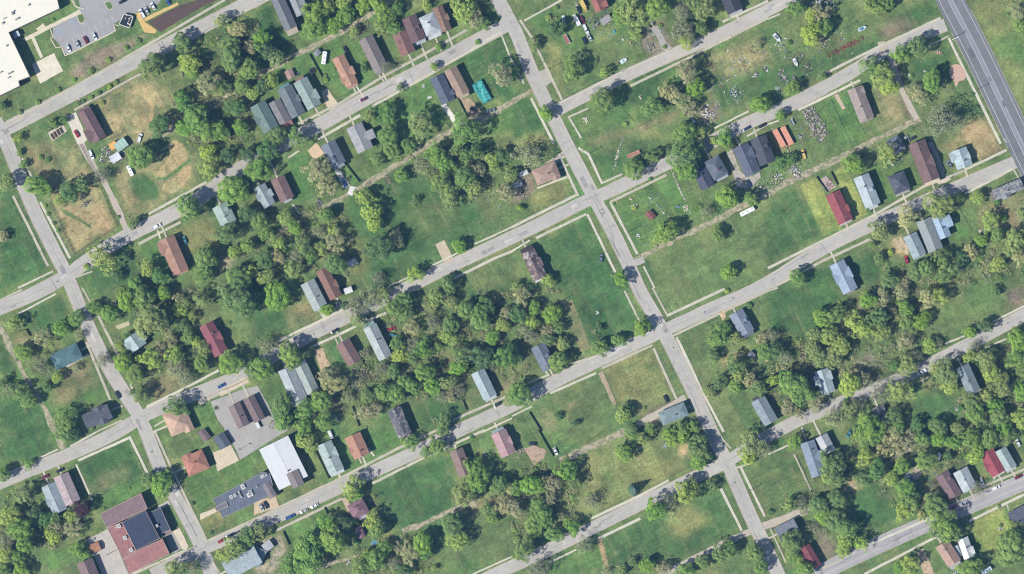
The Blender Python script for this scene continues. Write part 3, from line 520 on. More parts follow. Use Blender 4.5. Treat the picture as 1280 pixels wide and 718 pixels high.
# ------------------------------------------------------------------ OBJECTS
def tag(o, label=None, cat=None, group=None, kind=None):
    if label: o['label'] = label
    if cat: o['category'] = cat
    if group: o['group'] = group
    if kind: o['kind'] = kind
    return o
def link(o, parent=None):
    COL.objects.link(o)
    if parent is not None: o.parent = parent
    return o
def empty(name, loc, rz=0.0):
    o = bpy.data.objects.new(name, None); o.empty_display_size = .5
    o.location = loc; o.rotation_euler = (0, 0, rz)
    return link(o)
class MB:
    def __init__(s): s.v = []; s.f = []; s.m = []
    def face(s, vs, m=0):
        n = len(s.v); s.v += [tuple(q) for q in vs]; s.f.append(tuple(range(n, n + len(vs)))); s.m.append(m)
    def add(s, vs, fs, m=0):
        n = len(s.v); s.v += [tuple(q) for q in vs]
        for f in fs: s.f.append(tuple(n + i for i in f)); s.m.append(m)
    def box(s, c, d, rz=0, m=0, taper=1.0, ry=0):
        x, y, z = d[0] / 2, d[1] / 2, d[2] / 2
        vs = []
        for k, t in ((-1, 1), (1, taper)):
            for i, j in ((-1, -1), (1, -1), (1, 1), (-1, 1)): vs.append(Vector((i * x * t, j * y * t, k * z)))
        rot = Matrix.Rotation(rz, 3, 'Z') @ Matrix.Rotation(ry, 3, 'Y')
        vs = [rot @ q + Vector(c) for q in vs]
        s.add(vs, [(3, 2, 1, 0), (4, 5, 6, 7), (0, 1, 5, 4), (1, 2, 6, 5), (2, 3, 7, 6), (3, 0, 4, 7)], m)
    def prism(s, poly, z0, z1, m=0, cap_m=None):
        a = sum(poly[i][0] * poly[(i + 1) % len(poly)][1] - poly[(i + 1) % len(poly)][0] * poly[i][1] for i in range(len(poly)))
        if a < 0: poly = poly[::-1]
        n = len(poly); vs = [(x, y, z0) for x, y in poly] + [(x, y, z1) for x, y in poly]
        s.add(vs, [(i, (i + 1) % n, (i + 1) % n + n, i + n) for i in range(n)] + [tuple(range(n - 1, -1, -1))], m)
        s.face([(x, y, z1) for x, y in poly], m if cap_m is None else cap_m)
    def tube(s, p, q, r0, r1=None, n=6, m=0, cap=True):
        r1 = r0 if r1 is None else r1
        p, q = Vector(p), Vector(q); d = (q - p)
        if d.length < 1e-6: return
        d.normalize(); u = d.orthogonal().normalized(); w = d.cross(u)
        vs = [c + (u * math.cos(2 * math.pi * i / n) + w * math.sin(2 * math.pi * i / n)) * r for c, r in ((p, r0), (q, r1)) for i in range(n)]
        fs = [(i, (i + 1) % n, (i + 1) % n + n, i + n) for i in range(n)]
        if cap: fs += [tuple(range(n - 1, -1, -1)), tuple(range(n, 2 * n))]
        s.add(vs, fs, m)
    def disc(s, c, r, n=20, m=0):
        s.face([(c[0] + r * math.cos(2 * math.pi * i / n), c[1] + r * math.sin(2 * math.pi * i / n), c[2]) for i in range(n)], m)
    def mesh(s, name, mats, smooth=False):
        me = bpy.data.meshes.new(name); me.from_pydata(s.v, [], s.f)
        for m in (mats if isinstance(mats, (list, tuple)) else [mats]): me.materials.append(m)
        me.polygons.foreach_set('material_index', s.m)
        if smooth: me.polygons.foreach_set('use_smooth', [True] * len(s.f))
        me.update(); return me
    def build(s, name, mats, parent=None, loc=None, rz=0, smooth=False):
        o = bpy.data.objects.new(name, s.mesh(name, mats, smooth)); link(o, parent)
        if loc is not None: o.location = loc
        o.rotation_euler = (0, 0, rz); return o

# ------------------------------------------------------------------ MATERIALS
def new_mat(name):
    m = bpy.data.materials.new(name); m.use_nodes = True
    nt = m.node_tree; b = nt.nodes['Principled BSDF']; b.inputs['Roughness'].default_value = .9
    b.inputs['Specular IOR Level'].default_value = .25
    return m, nt, b
def N(nt, t, **k):
    n = nt.nodes.new(t)
    for a, v in k.items():
        if a in n.inputs.keys() if hasattr(n.inputs, 'keys') else False: n.inputs[a].default_value = v
        else: setattr(n, a, v)
    return n
def noise(nt, scale, detail=3, rough=.6, vec=None, dim='3D'):
    n = nt.nodes.new('ShaderNodeTexNoise'); n.inputs['Scale'].default_value = scale
    n.inputs['Detail'].default_value = detail; n.inputs['Roughness'].default_value = rough
    if vec is not None: nt.links.new(vec, n.inputs['Vector'])
    return n.outputs['Fac']
def remap(nt, v, a, b, c, d):
    n = nt.nodes.new('ShaderNodeMapRange'); nt.links.new(v, n.inputs[0])
    for i, q in enumerate((a, b, c, d)): n.inputs[i + 1].default_value = q
    return n.outputs[0]
def math_(nt, op, a, b):
    n = nt.nodes.new('ShaderNodeMath'); n.operation = op
    for i, q in enumerate((a, b)):
        if isinstance(q, (int, float)): n.inputs[i].default_value = q
        else: nt.links.new(q, n.inputs[i])
    return n.outputs[0]
def mix(nt, f, a, b, mode='MIX'):
    n = nt.nodes.new('ShaderNodeMix'); n.data_type = 'RGBA'; n.blend_type = mode
    for i, q in ((0, f), (6, a), (7, b)):
        if isinstance(q, (int, float)): n.inputs[i].default_value = q
        elif isinstance(q, tuple): n.inputs[i].default_value = (*q[:3], 1)
        else: nt.links.new(q, n.inputs[i])
    return n.outputs[2]
def coords(nt, kind='Object', scale=None):
    tc = nt.nodes.new('ShaderNodeTexCoord'); v = tc.outputs[kind]
    if scale:
        mp = nt.nodes.new('ShaderNodeMapping'); mp.inputs['Scale'].default_value = scale
        nt.links.new(v, mp.inputs[0]); v = mp.outputs[0]
    return v
def bright(nt, col, f):                      # col * f
    n = nt.nodes.new('ShaderNodeVectorMath'); n.operation = 'SCALE'
    if isinstance(col, tuple): n.inputs[0].default_value = col[:3]
    else: nt.links.new(col, n.inputs[0])
    if isinstance(f, (int, float)): n.inputs['Scale'].default_value = f
    else: nt.links.new(f, n.inputs['Scale'])
    return n.outputs[0]
def bump(nt, b, h, strength=.4, dist=.1):
    n = nt.nodes.new('ShaderNodeBump'); n.inputs['Strength'].default_value = strength; n.inputs['Distance'].default_value = dist
    nt.links.new(h, n.inputs['Height']); nt.links.new(n.outputs[0], b.inputs['Normal'])
_cache = {}
def cached(fn):
    def g(*a):
        k = (fn.__name__,) + a
        if k not in _cache: _cache[k] = fn(*a)
        return _cache[k]
    return g
@cached
def plain(c, rough=.8, metal=0.0, var=.12):
    m, nt, b = new_mat('paint'); col = C(c)
    v = coords(nt)
    f = remap(nt, noise(nt, 1.3, 3, .6, v), .3, .7, 1 - var, 1 + var)
    nt.links.new(bright(nt, col, f), b.inputs['Base Color'])
    b.inputs['Roughness'].default_value = rough; b.inputs['Metallic'].default_value = metal
    return m
@cached
def gloss(c):
    m, nt, b = new_mat('car_paint'); b.inputs['Base Color'].default_value = (*C(c), 1)
    b.inputs['Roughness'].default_value = .3; b.inputs['Specular IOR Level'].default_value = .5
    b.inputs['Coat Weight'].default_value = .4
    return m
@cached
def roof_mat(c, style='shingle'):
    m, nt, b = new_mat('roof_' + style); col = C(c)
    v = coords(nt); oi = nt.nodes.new('ShaderNodeObjectInfo')
    ofs = nt.nodes.new('ShaderNodeVectorMath'); ofs.operation = 'ADD'
    nt.links.new(v, ofs.inputs[0]); rv = bright(nt, (97.0, 53.0, 31.0), oi.outputs['Random']); nt.links.new(rv, ofs.inputs[1])
    v2 = ofs.outputs[0]
    mp = nt.nodes.new('ShaderNodeMapping'); mp.inputs['Scale'].default_value = (1.1, .16, .3); nt.links.new(v2, mp.inputs[0])
    streak = remap(nt, noise(nt, 1.0, 4, .65, mp.outputs[0]), .3, .7, .86, 1.14)
    blotch = remap(nt, noise(nt, .33, 4, .7, v2), .3, .7, .84, 1.16)
    fine = remap(nt, noise(nt, 2.6, 3, .7, v2), .25, .75, .86, 1.14)
    f = math_(nt, 'MULTIPLY', math_(nt, 'MULTIPLY', streak, blotch), fine)
    if style == 'metal':
        wv = nt.nodes.new('ShaderNodeTexWave'); wv.inputs['Scale'].default_value = .55; wv.bands_direction = 'X'; nt.links.new(v, wv.inputs[0])
        f = math_(nt, 'MULTIPLY', f, remap(nt, wv.outputs['Fac'], 0, 1, .92, 1.06))
    cc = bright(nt, col, f)
    if style == 'clean': f = remap(nt, blotch, .84, 1.16, .95, 1.04)
    if style == 'clean': cc = bright(nt, col, f); nt.links.new(cc, b.inputs['Base Color']); return m
    patch = remap(nt, noise(nt, .45, 3, .6, v2), .6, .66, 0, .4)          # newer or bleached patches
    cc = mix(nt, patch, cc, tuple(x * 1.35 for x in col))
    stain = remap(nt, noise(nt, .8, 5, .75, v2), .58, .7, 0, .5)
    cc = mix(nt, stain, cc, tuple(x * .55 for x in col))
    if style == 'broken':
        vo = nt.nodes.new('ShaderNodeTexVoronoi'); vo.inputs['Scale'].default_value = .7; nt.links.new(v2, vo.inputs[0])
        sp = nt.nodes.new('ShaderNodeSeparateColor'); nt.links.new(vo.outputs['Color'], sp.inputs[0])
        cc = bright(nt, cc, remap(nt, sp.outputs[0], 0, 1, .55, 1.35))
        cc = mix(nt, remap(nt, noise(nt, .7, 4, .7, v2), .55, .6, 0, .8), cc, (.03, .028, .028))
        cc = mix(nt, remap(nt, sp.outputs[1], .8, .84, 0, .7), cc, C((190, 182, 176)))
    nt.links.new(cc, b.inputs['Base Color'])
    bump(nt, b, noise(nt, 4, 3, .7, v), .35, .08)
    return m
@cached
def broken_mat(c):
    m, nt, b = new_mat('weathered_boards'); v = coords(nt)
    vo = nt.nodes.new('ShaderNodeTexVoronoi'); vo.inputs['Scale'].default_value = 1.1; nt.links.new(v, vo.inputs[0])
    f = remap(nt, vo.outputs['Color'], 0, 1, .45, 1.6)
    cc = bright(nt, C(c), f)
    nt.links.new(cc, b.inputs['Base Color']); return m
@cached
def asphalt(c, crack=1.0, patch=1.0):
    m, nt, b = new_mat('road_surface'); col = C(c)
    v = coords(nt)
    big = remap(nt, noise(nt, .035, 4, .6, v), .3, .7, .93, 1.07)
    mid = remap(nt, noise(nt, .28, 4, .65, v), .3, .7, .93, 1.07)
    fine = remap(nt, noise(nt, 2.2, 3, .7, v), .25, .75, .92, 1.08)
    f = math_(nt, 'MULTIPLY', math_(nt, 'MULTIPLY', big, mid), fine)
    cc = bright(nt, col, f)
    wob = nt.nodes.new('ShaderNodeTexNoise'); wob.inputs['Scale'].default_value = .2; wob.inputs['Detail'].default_value = 3; nt.links.new(v, wob.inputs[0])
    wv = nt.nodes.new('ShaderNodeVectorMath'); wv.operation = 'MULTIPLY_ADD'; nt.links.new(wob.outputs['Color'], wv.inputs[0]); wv.inputs[1].default_value = (5, 5, 5); nt.links.new(v, wv.inputs[2])
    vo = nt.nodes.new('ShaderNodeTexVoronoi'); vo.feature = 'DISTANCE_TO_EDGE'; vo.inputs['Scale'].default_value = .085; nt.links.new(wv.outputs[0], vo.inputs[0])
    ck = math_(nt, 'MULTIPLY', remap(nt, vo.outputs[0], .0, .03, .26 * crack, 0), remap(nt, noise(nt, .06, 2, .5, v), .42, .58, 0, 1))
    cc = mix(nt, ck, cc, tuple(x * .45 for x in col))
    vp = nt.nodes.new('ShaderNodeTexVoronoi'); vp.inputs['Scale'].default_value = .07; nt.links.new(v, vp.inputs[0])
    sp = nt.nodes.new('ShaderNodeSeparateColor'); nt.links.new(vp.outputs['Color'], sp.inputs[0])
    pf = remap(nt, sp.outputs[0], .86, .9, 0, .14 * patch)
    cc = mix(nt, pf, cc, tuple(x * .6 for x in col))
    st = remap(nt, noise(nt, .5, 5, .8, v), .66, .78, 0, .3)
    cc = mix(nt, st, cc, tuple(x * 1.4 for x in col))
    nt.links.new(cc, b.inputs['Base Color']); return m
@cached
def dirt_mat(c, grassy=1.0):
    m, nt, b = new_mat('worn_ground'); col = C(c); v = coords(nt)
    f = math_(nt, 'MULTIPLY', remap(nt, noise(nt, .5, 4, .7, v), .3, .7, .82, 1.15), remap(nt, noise(nt, 2.5, 3, .7, v), .25, .75, .85, 1.15))
    cc = bright(nt, col, f)
    gf = remap(nt, noise(nt, .33, 5, .8, v), .5 - .07 * (grassy > 1), .62 - .05 * (grassy > 1), 0, min(.82, .75 * grassy))
    cc = mix(nt, gf, cc, C((112, 124, 80)))
    nt.links.new(cc, b.inputs['Base Color']); return m
@cached
def concrete_mat(c):
    m, nt, b = new_mat('concrete'); col = C(c); v = coords(nt)
    f = math_(nt, 'MULTIPLY', remap(nt, noise(nt, .3, 4, .65, v), .3, .7, .88, 1.1), remap(nt, noise(nt, 2.2, 3, .7, v), .25, .75, .9, 1.1))
    cc = bright(nt, col, f)
    st = remap(nt, noise(nt, .45, 5, .75, v), .62, .74, 0, .4)
    cc = mix(nt, st, cc, tuple(x * .6 for x in col))
    nt.links.new(cc, b.inputs['Base Color']); return m
@cached
def walk_mat(c):
    m, nt, b = new_mat('pavement_slabs'); col = C(c); v = coords(nt)
    f = math_(nt, 'MULTIPLY', remap(nt, noise(nt, .12, 4, .65, v), .3, .7, .86, 1.12), remap(nt, noise(nt, 1.6, 3, .7, v), .25, .75, .9, 1.1))
    cc = bright(nt, col, f)
    gf = remap(nt, noise(nt, .16, 5, .75, v), .59, .7, 0, .8)              # grass growing over the slabs
    cc = mix(nt, gf, cc, C((112, 122, 78)))
    nt.links.new(cc, b.inputs['Base Color']); return m
@cached
def brick_mat(c):
    m, nt, b = new_mat('brick_paving'); col = C(c); v = coords(nt)
    br = nt.nodes.new('ShaderNodeTexBrick'); br.inputs['Scale'].default_value = 1.0; nt.links.new(v, br.inputs[0])
    br.inputs['Color1'].default_value = (*col, 1); br.inputs['Color2'].default_value = (*[x * .8 for x in col], 1); br.inputs['Mortar'].default_value = (*[x * 1.2 for x in col], 1)
    nt.links.new(br.outputs[0], b.inputs['Base Color']); return m
GLASS = None
def glass_mat():
    m, nt, b = new_mat('dark_glass'); b.inputs['Base Color'].default_value = (.012, .016, .022, 1)
    b.inputs['Roughness'].default_value = .12; b.inputs['Specular IOR Level'].default_value = .6; return m
GLASS = glass_mat()
RUBBER = plain((38, 38, 40), .9)
def leaf_mat(name, a, c2, c3, trans=.2):
    """a: main, c2: lighter leaves, c3: deep green; mixed by leaf tone and by tree."""
    m, nt, b = new_mat(name)
    at = nt.nodes.new('ShaderNodeAttribute'); at.attribute_name = 'tone'
    oi = nt.nodes.new('ShaderNodeObjectInfo')
    cc = mix(nt, remap(nt, at.outputs['Fac'], .0, .5, 1, 0), a, c3)
    cc = mix(nt, remap(nt, at.outputs['Fac'], .5, 1, 0, 1), cc, c2)
    h = nt.nodes.new('ShaderNodeHueSaturation'); nt.links.new(cc, h.inputs['Color'])
    nt.links.new(remap(nt, oi.outputs['Random'], 0, 1, .49, .514), h.inputs['Hue'])
    wn = nt.nodes.new('ShaderNodeTexWhiteNoise'); wn.noise_dimensions = '1D'; nt.links.new(oi.outputs['Random'], wn.inputs['W'])
    nt.links.new(remap(nt, wn.outputs['Value'], 0, 1, .8, 1.18), h.inputs['Value'])
    nt.links.new(remap(nt, wn.outputs['Value'], 0, 1, .78, 1.02), h.inputs['Saturation'])
    out = nt.nodes['Material Output']; nt.nodes.remove(b)
    d = nt.nodes.new('ShaderNodeBsdfDiffuse'); t = nt.nodes.new('ShaderNodeBsdfTranslucent'); ms = nt.nodes.new('ShaderNodeMixShader')
    ms.inputs[0].default_value = trans
    nt.links.new(h.outputs[0], d.inputs[0]); nt.links.new(h.outputs[0], t.inputs[0])
    nt.links.new(d.outputs[0], ms.inputs[1]); nt.links.new(t.outputs[0], ms.inputs[2]); nt.links.new(ms.outputs[0], out.inputs[0])
    return m
BARK = plain((112, 100, 88), .95)
# ------------------------------------------------------------------ GROUND
GC = {'M': (154, 166, 88), 'L': (76, 112, 60), 'G': (102, 137, 70), 'g': (110, 130, 76), 'Y': (140, 147, 88), 'O': (150, 145, 100), 'Q': (158, 150, 104), 'T': (188, 168, 120), 'D': (198, 182, 152), 'R': (150, 135, 113), 'W': (108, 125, 74)}
def vnoise(X, Y, sc, seed):
    x = X / sc; y = Y / sc; xi = np.floor(x).astype(np.int64); yi = np.floor(y).astype(np.int64)
    fx = x - xi; fy = y - yi; fx = fx * fx * (3 - 2 * fx); fy = fy * fy * (3 - 2 * fy)
    def h(a, b):
        n = (a * 374761393 + b * 668265263 + seed * 1442695041) & 0x7fffffff
        n = ((n ^ (n >> 13)) * 1274126177) & 0x7fffffff
        return ((n ^ (n >> 16)) & 0xffff) / 65535.0
    return (h(xi, yi) * (1 - fx) + h(xi + 1, yi) * fx) * (1 - fy) + (h(xi, yi + 1) * (1 - fx) + h(xi + 1, yi + 1) * fx) * fy
def fbm(X, Y, sc, seed, o=3):
    r = 0; a = 1; t = 0
    for i in range(o): r = r + vnoise(X, Y, sc / 2 ** i, seed + i * 17) * a; t += a; a *= .55
    return r / t
def inpoly(X, Y, poly):
    ins = np.zeros(X.shape, bool); n = len(poly)
    for i in range(n):
        x0, y0 = poly[i]; x1, y1 = poly[(i + 1) % n]
        if y0 == y1: continue
        c = ((y0 > Y) != (y1 > Y)) & (X < (x1 - x0) * (Y - y0) / (y1 - y0) + x0); ins ^= c
    return ins
def blur(a, r):
    for ax in (0, 1):
        for _ in range(2):
            p = np.concatenate([np.repeat(np.take(a, [0], ax), r + 1, ax), a, np.repeat(np.take(a, [-1], ax), r, ax)], ax)
            c = np.cumsum(p, ax); n = a.shape[ax]
            a = (np.take(c, range(2 * r + 1, 2 * r + 1 + n), ax) - np.take(c, range(0, n), ax)) / (2 * r + 1)
    return a
def make_ground():
    st = 1.25
    xs = np.arange(-70, 1351, st); ys = np.arange(-70, 790, st)
    X, Y = np.meshgrid(xs, ys)
    LC = {k: np.array(C(v)) for k, v in GC.items()}
    n1 = fbm(X, Y, 60, 1); n2 = fbm(X, Y, 24, 5); n3 = fbm(X, Y, 7, 9)
    col = LC['g'][None, None] * np.ones(X.shape)[..., None]
    def over(mask, c): col[:] = col * (1 - mask[..., None]) + c * mask[..., None]
    over(np.clip((n1 - .5) * 4, 0, 1) * .7, LC['G']); over(np.clip((n2 - .55) * 5, 0, 1) * .5, LC['Y'])
    WX = X + (fbm(X, Y, 9, 31) - .5) * 7 + (vnoise(X, Y, 3, 77) - .5) * 3; WY = Y + (fbm(X, Y, 9, 37) - .5) * 7 + (vnoise(X, Y, 3, 79) - .5) * 3
    for i, (t, k, fe, s) in enumerate(PAINT):
        pl = [px(t, *map(float, q.split(','))) for q in s.split()]
        x0 = min(p[0] for p in pl) - 18; x1 = max(p[0] for p in pl) + 18; y0 = min(p[1] for p in pl) - 18; y1 = max(p[1] for p in pl) + 18
        a0, a1 = np.searchsorted(xs, [x0, x1]); b0, b1 = np.searchsorted(ys, [y0, y1])
        if a1 - a0 < 4 or b1 - b0 < 4: continue
        sl = (slice(b0, b1), slice(a0, a1))
        sharp = fe <= 2
        m = inpoly(X[sl] if sharp else WX[sl], Y[sl] if sharp else WY[sl], pl).astype(float)
        m = m if sharp else blur(m, max(1, int(round(fe / st))))
        nn = fbm(X[sl], Y[sl], 14, 100 + i)
        m *= np.clip((.8 if k in 'TRBDYMQ' else .62) + nn * .65, 0, 1)
        c = LC[k][None, None] * (1 + (fbm(X[sl], Y[sl], 20, 200 + i) - .5)[..., None] * .5)
        col[sl] = col[sl] * (1 - m[..., None]) + c * m[..., None]
    # worn and lush spots in the turf
    dry = np.clip((fbm(X, Y, 16, 51, 4) - .56) * 6, 0, 1) * .16
    over(dry, LC['O'] * .95)
    lush = np.clip((fbm(X, Y, 20, 61, 4) - .57) * 6, 0, 1) * .5
    over(lush, LC['L'] * .95)
    # every lot is kept a little differently
    cu, su = math.cos(R(27)), math.sin(R(27)); LU = X * cu - Y * su + (fbm(X, Y, 30, 611) - .5) * 5; LV = X * su + Y * cu + (fbm(X, Y, 30, 617) - .5) * 5
    vi = np.floor(LV / 57); ui = np.floor(LU / 23 + np.mod(vi * .37, 1))
    hsh = lambda s: np.mod(np.sin(ui * 12.9898 + vi * 78.233 + s) * 43758.5453, 1.0)
    col *= (1 + (hsh(1) - .5) * .26)[..., None]
    col *= 1 + (hsh(2) - .5)[..., None] * np.array([.22, .03, .1])
    fu = np.abs(np.mod(LU / 23 + np.mod(vi * .37, 1), 1) - .5); edge = np.clip((fu - .455) * 30, 0, 1) * (hsh(7) > .45) * (fbm(X, Y, 8, 641) * 1.1)
    over(np.clip(edge, 0, .6), LC['O'] * .9)
    mow = np.sin(LU * 2 * np.pi / 5.2) * (hsh(3) > .55) * .06 + np.sin(LV * 2 * np.pi / 5.6) * (hsh(4) > .7) * .06
    col *= (1 + mow)[..., None]
    # mown grain along and across the lots
    ca, sa = math.cos(R(27)), math.sin(R(27)); U = X * ca - Y * sa; Wv = X * sa + Y * ca
    gr = fbm(U / 9, Wv, 4.2, 401) - .5; gr2 = fbm(U, Wv / 8, 4.5, 433) - .5; n5 = vnoise(X, Y, 2.6, 501) - .5; n6 = fbm(X, Y, 5, 521) - .5
    col *= (1 + (n3 - .5) * .5 + (n2 - .5) * .25 + gr * .22 + gr2 * .22 + n5 * .34)[..., None]
    col *= 1 + n6[..., None] * np.array([.30, .08, .16])
    ny, nx = X.shape
    # outer skirt out to the horizon: ring of four large strips sharing the border height
    nv = nx * ny
    V = np.zeros((nv + 8, 3), np.float32)
    V[:nv, 0] = ((X - 640) * S).ravel(); V[:nv, 1] = ((359 - Y) * S).ravel()
    # gentle unevenness of the ground
    V[:nv, 2] = ((fbm(X, Y, 12, 301) - .5) * .02).ravel()
    idx = np.arange(nv).reshape(ny, nx)
    q = np.stack([idx[1:, :-1], idx[1:, 1:], idx[:-1, 1:], idx[:-1, :-1]], -1).reshape(-1, 4)
    bx0, bx1 = (xs[0] - 640) * S, (xs[-1] - 640) * S; by0, by1 = (359 - ys[-1]) * S, (359 - ys[0]) * S
    B = 2300
    V[nv:] = [(bx0, by0, 0), (bx1, by0, 0), (bx1, by1, 0), (bx0, by1, 0), (-B, -B, -.3), (B, -B, -.3), (B, B, -.3), (-B, B, -.3)]
    sk = np.array([(0, 4, 5, 1), (1, 5, 6, 2), (2, 6, 7, 3), (3, 7, 4, 0)]) + nv
    F = np.concatenate([q, sk])
    me = bpy.data.meshes.new('ground'); me.vertices.add(len(V)); me.vertices.foreach_set('co', V.ravel())
    me.loops.add(F.size); me.loops.foreach_set('vertex_index', F.ravel().astype(np.int32))
    me.polygons.add(len(F)); me.polygons.foreach_set('loop_start', (np.arange(len(F)) * 4).astype(np.int32))
    me.update(calc_edges=True)
    at = me.color_attributes.new('turf', 'FLOAT_COLOR', 'POINT')
    cc = np.ones((nv + 8, 4), np.float32); cc[:nv, :3] = np.clip(col.reshape(-1, 3), .004, .8); cc[nv:, :3] = LC['g']
    at.data.foreach_set('color', cc.ravel())
    m, nt, b = new_mat('turf_and_soil')
    a = nt.nodes.new('ShaderNodeAttribute'); a.attribute_name = 'turf'
    v = coords(nt)
    f = math_(nt, 'MULTIPLY', remap(nt, noise(nt, 1.1, 4, .75, v), .28, .72, .52, 1.48), remap(nt, noise(nt, .18, 3, .6, v), .3, .7, .9, 1.1))
    c1 = bright(nt, a.outputs['Color'], f)
    tuft = remap(nt, noise(nt, .75, 4, .8, v), .6, .72, 0, .35)
    c1 = mix(nt, tuft, c1, C((150, 146, 100)))
    nt.links.new(c1, b.inputs['Base Color'])
    bump(nt, b, noise(nt, 1.6, 4, .7, v), .5, .25)
    me.materials.append(m)
    o = bpy.data.objects.new('ground', me); link(o); tag(o, kind='structure'); return o
make_ground()

# ------------------------------------------------------------------ ROADS, PAVEMENTS, SLABS
def resample(p, step):
    out = [p[0]]
    for a, b in zip(p, p[1:]):
        d = math.dist(a, b); n = max(1, int(d / step))
        for i in range(1, n + 1): out.append((a[0] + (b[0] - a[0]) * i / n, a[1] + (b[1] - a[1]) * i / n))
    return out
def smooth(p, it=2):
    for _ in range(it):
        q = [p[0]]
        for a, b in zip(p, p[1:]):
            q += [(a[0] * .75 + b[0] * .25, a[1] * .75 + b[1] * .25), (a[0] * .25 + b[0] * .75, a[1] * .25 + b[1] * .75)]
        p = q + [p[-1]]
    return p
def normals(p):
    out = []
    for i in range(len(p)):
        a = p[max(0, i - 1)]; b = p[min(len(p) - 1, i + 1)]
        dx, dy = b[0] - a[0], b[1] - a[1]; l = math.hypot(dx, dy) or 1; out.append((-dy / l, dx / l))
    return out
def ribbon(name, p, lo, hi, z, mat, jit=0.0, thick=0.0, step=2.0):
    """a strip between the offsets lo and hi of a line"""
    p = resample(p, step); nn = normals(p); mb = MB(); L = []; Rr = []
    ja = jb = 0
    for q, n in zip(p, nn):
        ja = ja * .6 + random.uniform(-jit, jit) * .8; jb = jb * .6 + random.uniform(-jit, jit) * .8
        L.append((q[0] + n[0] * (hi + ja), q[1] + n[1] * (hi + ja))); Rr.append((q[0] + n[0] * (lo + jb), q[1] + n[1] * (lo + jb)))
    n = len(p)
    vs = [(*a, z) for a in L] + [(*a, z) for a in Rr]
    fs = [(i, n + i, n + i + 1, i + 1) for i in range(n - 1)]
    if thick:
        vs += [(*a, z - thick) for a in L] + [(*a, z - thick) for a in Rr]
        fs += [(i + 1, 2 * n + i + 1, 2 * n + i, i) for i in range(n - 1)] + [(n + i, 3 * n + i, 3 * n + i + 1, n + i + 1) for i in range(n - 1)]
    mb.add(vs, fs); o = mb.build(name, mat); tag(o, kind='structure'); return o
ROADLINES = []
for i, (nm, hw, pp) in enumerate(STREETS):
    line = smooth([w2(q) for q in pp], 2); ROADLINES.append((line, hw * S))
for i, (nm, hw, pp) in enumerate(STREETS):
    line, h = ROADLINES[i]
    c = (126, 127, 130) if nm == 'highway' else ((178, 174, 174) if i in (8,) else (194, 188, 177))
    ribbon(nm, line, -h, h, .05 + i * .008, asphalt(c, 1.0 if nm != 'highway' else .5, 1.0), .12)
def near_other_road(q, k):
    for j, (ln, h) in enumerate(ROADLINES):
        if j == k: continue
        for a, b in zip(ln, ln[1:]):
            dx, dy = b[0] - a[0], b[1] - a[1]; t = max(0, min(1, ((q[0] - a[0]) * dx + (q[1] - a[1]) * dy) / (dx * dx + dy * dy + 1e-9)))
            if math.hypot(q[0] - a[0] - dx * t, q[1] - a[1] - dy * t) < h + .7: return True
    return False
# kerbs along both sides, left open at the crossings
KERB = walk_mat((190, 180, 160))
for k, (line, h) in enumerate(ROADLINES):
    p = resample(line, 3.0)
    for sgn in (-1, 1):
        nn = normals(p); run = []
        q = [(a[0] + n[0] * sgn * (h + .12), a[1] + n[1] * sgn * (h + .12)) for a, n in zip(p, nn)]
        runs = []
        for a in q + [None]:
            if a is None or near_other_road(a, k) or random.random() < .02:
                if len(run) > 3: runs.append(run)
                run = []
            else: run.append(a)
        for r_ in runs: ribbon('kerb', r_, -.15, .15, .2, KERB, .02, .25)
SURF = {'dirt': lambda c: dirt_mat(c, 1.0), 'concrete': concrete_mat, 'pale': concrete_mat, 'asphalt': lambda c: asphalt(c, 1.0, .6), 'mulch': lambda c: dirt_mat(c, .15), 'brick': brick_mat}
for i, (nm, hw, sf, pp) in enumerate(TRACKS):
    c = (196, 182, 156) if sf == 'dirt' else (196, 184, 168)
    ribbon(nm, smooth([w2(q) for q in pp], 2), -hw * S, hw * S, .018 + i * .0015, dirt_mat(c, 1.6) if sf == 'dirt' else SURF[sf](c), .7 if sf == 'dirt' else .35, step=1.6)
k = 0
WALK = [walk_mat((208, 202, 182)), walk_mat((198, 191, 170)), walk_mat((216, 210, 190))]
for t, ls in WALKS.items():
    for s in ls:
        p = pts(t, s); ln = sum(math.dist(a, b) for a, b in zip(p, p[1:]))
        w = .72 if ln > 25 else .5
        ribbon('sidewalk', p, -w, w, .13 + (k % 24) * .005, random.choice(WALK), .1, .12, 1.6); k += 1
for i, (nm, t, sf, c, s) in enumerate(SLABS):
    poly = pts(t, s); mb = MB(); z = .1 + i * .004
    pl = []
    for a, b in zip(poly, poly[1:] + poly[:1]):
        n = max(1, int(math.dist(a, b) / 2.5)) if sf != 'brick' else 1
        for j in range(n):
            q = (a[0] + (b[0] - a[0]) * j / n, a[1] + (b[1] - a[1]) * j / n); jj = 0 if j == 0 else .18
            pl.append((q[0] + random.uniform(-jj, jj), q[1] + random.uniform(-jj, jj)))
    mb.prism(pl, -.05, z); tag(mb.build(nm, SURF[sf](c)), kind='structure')
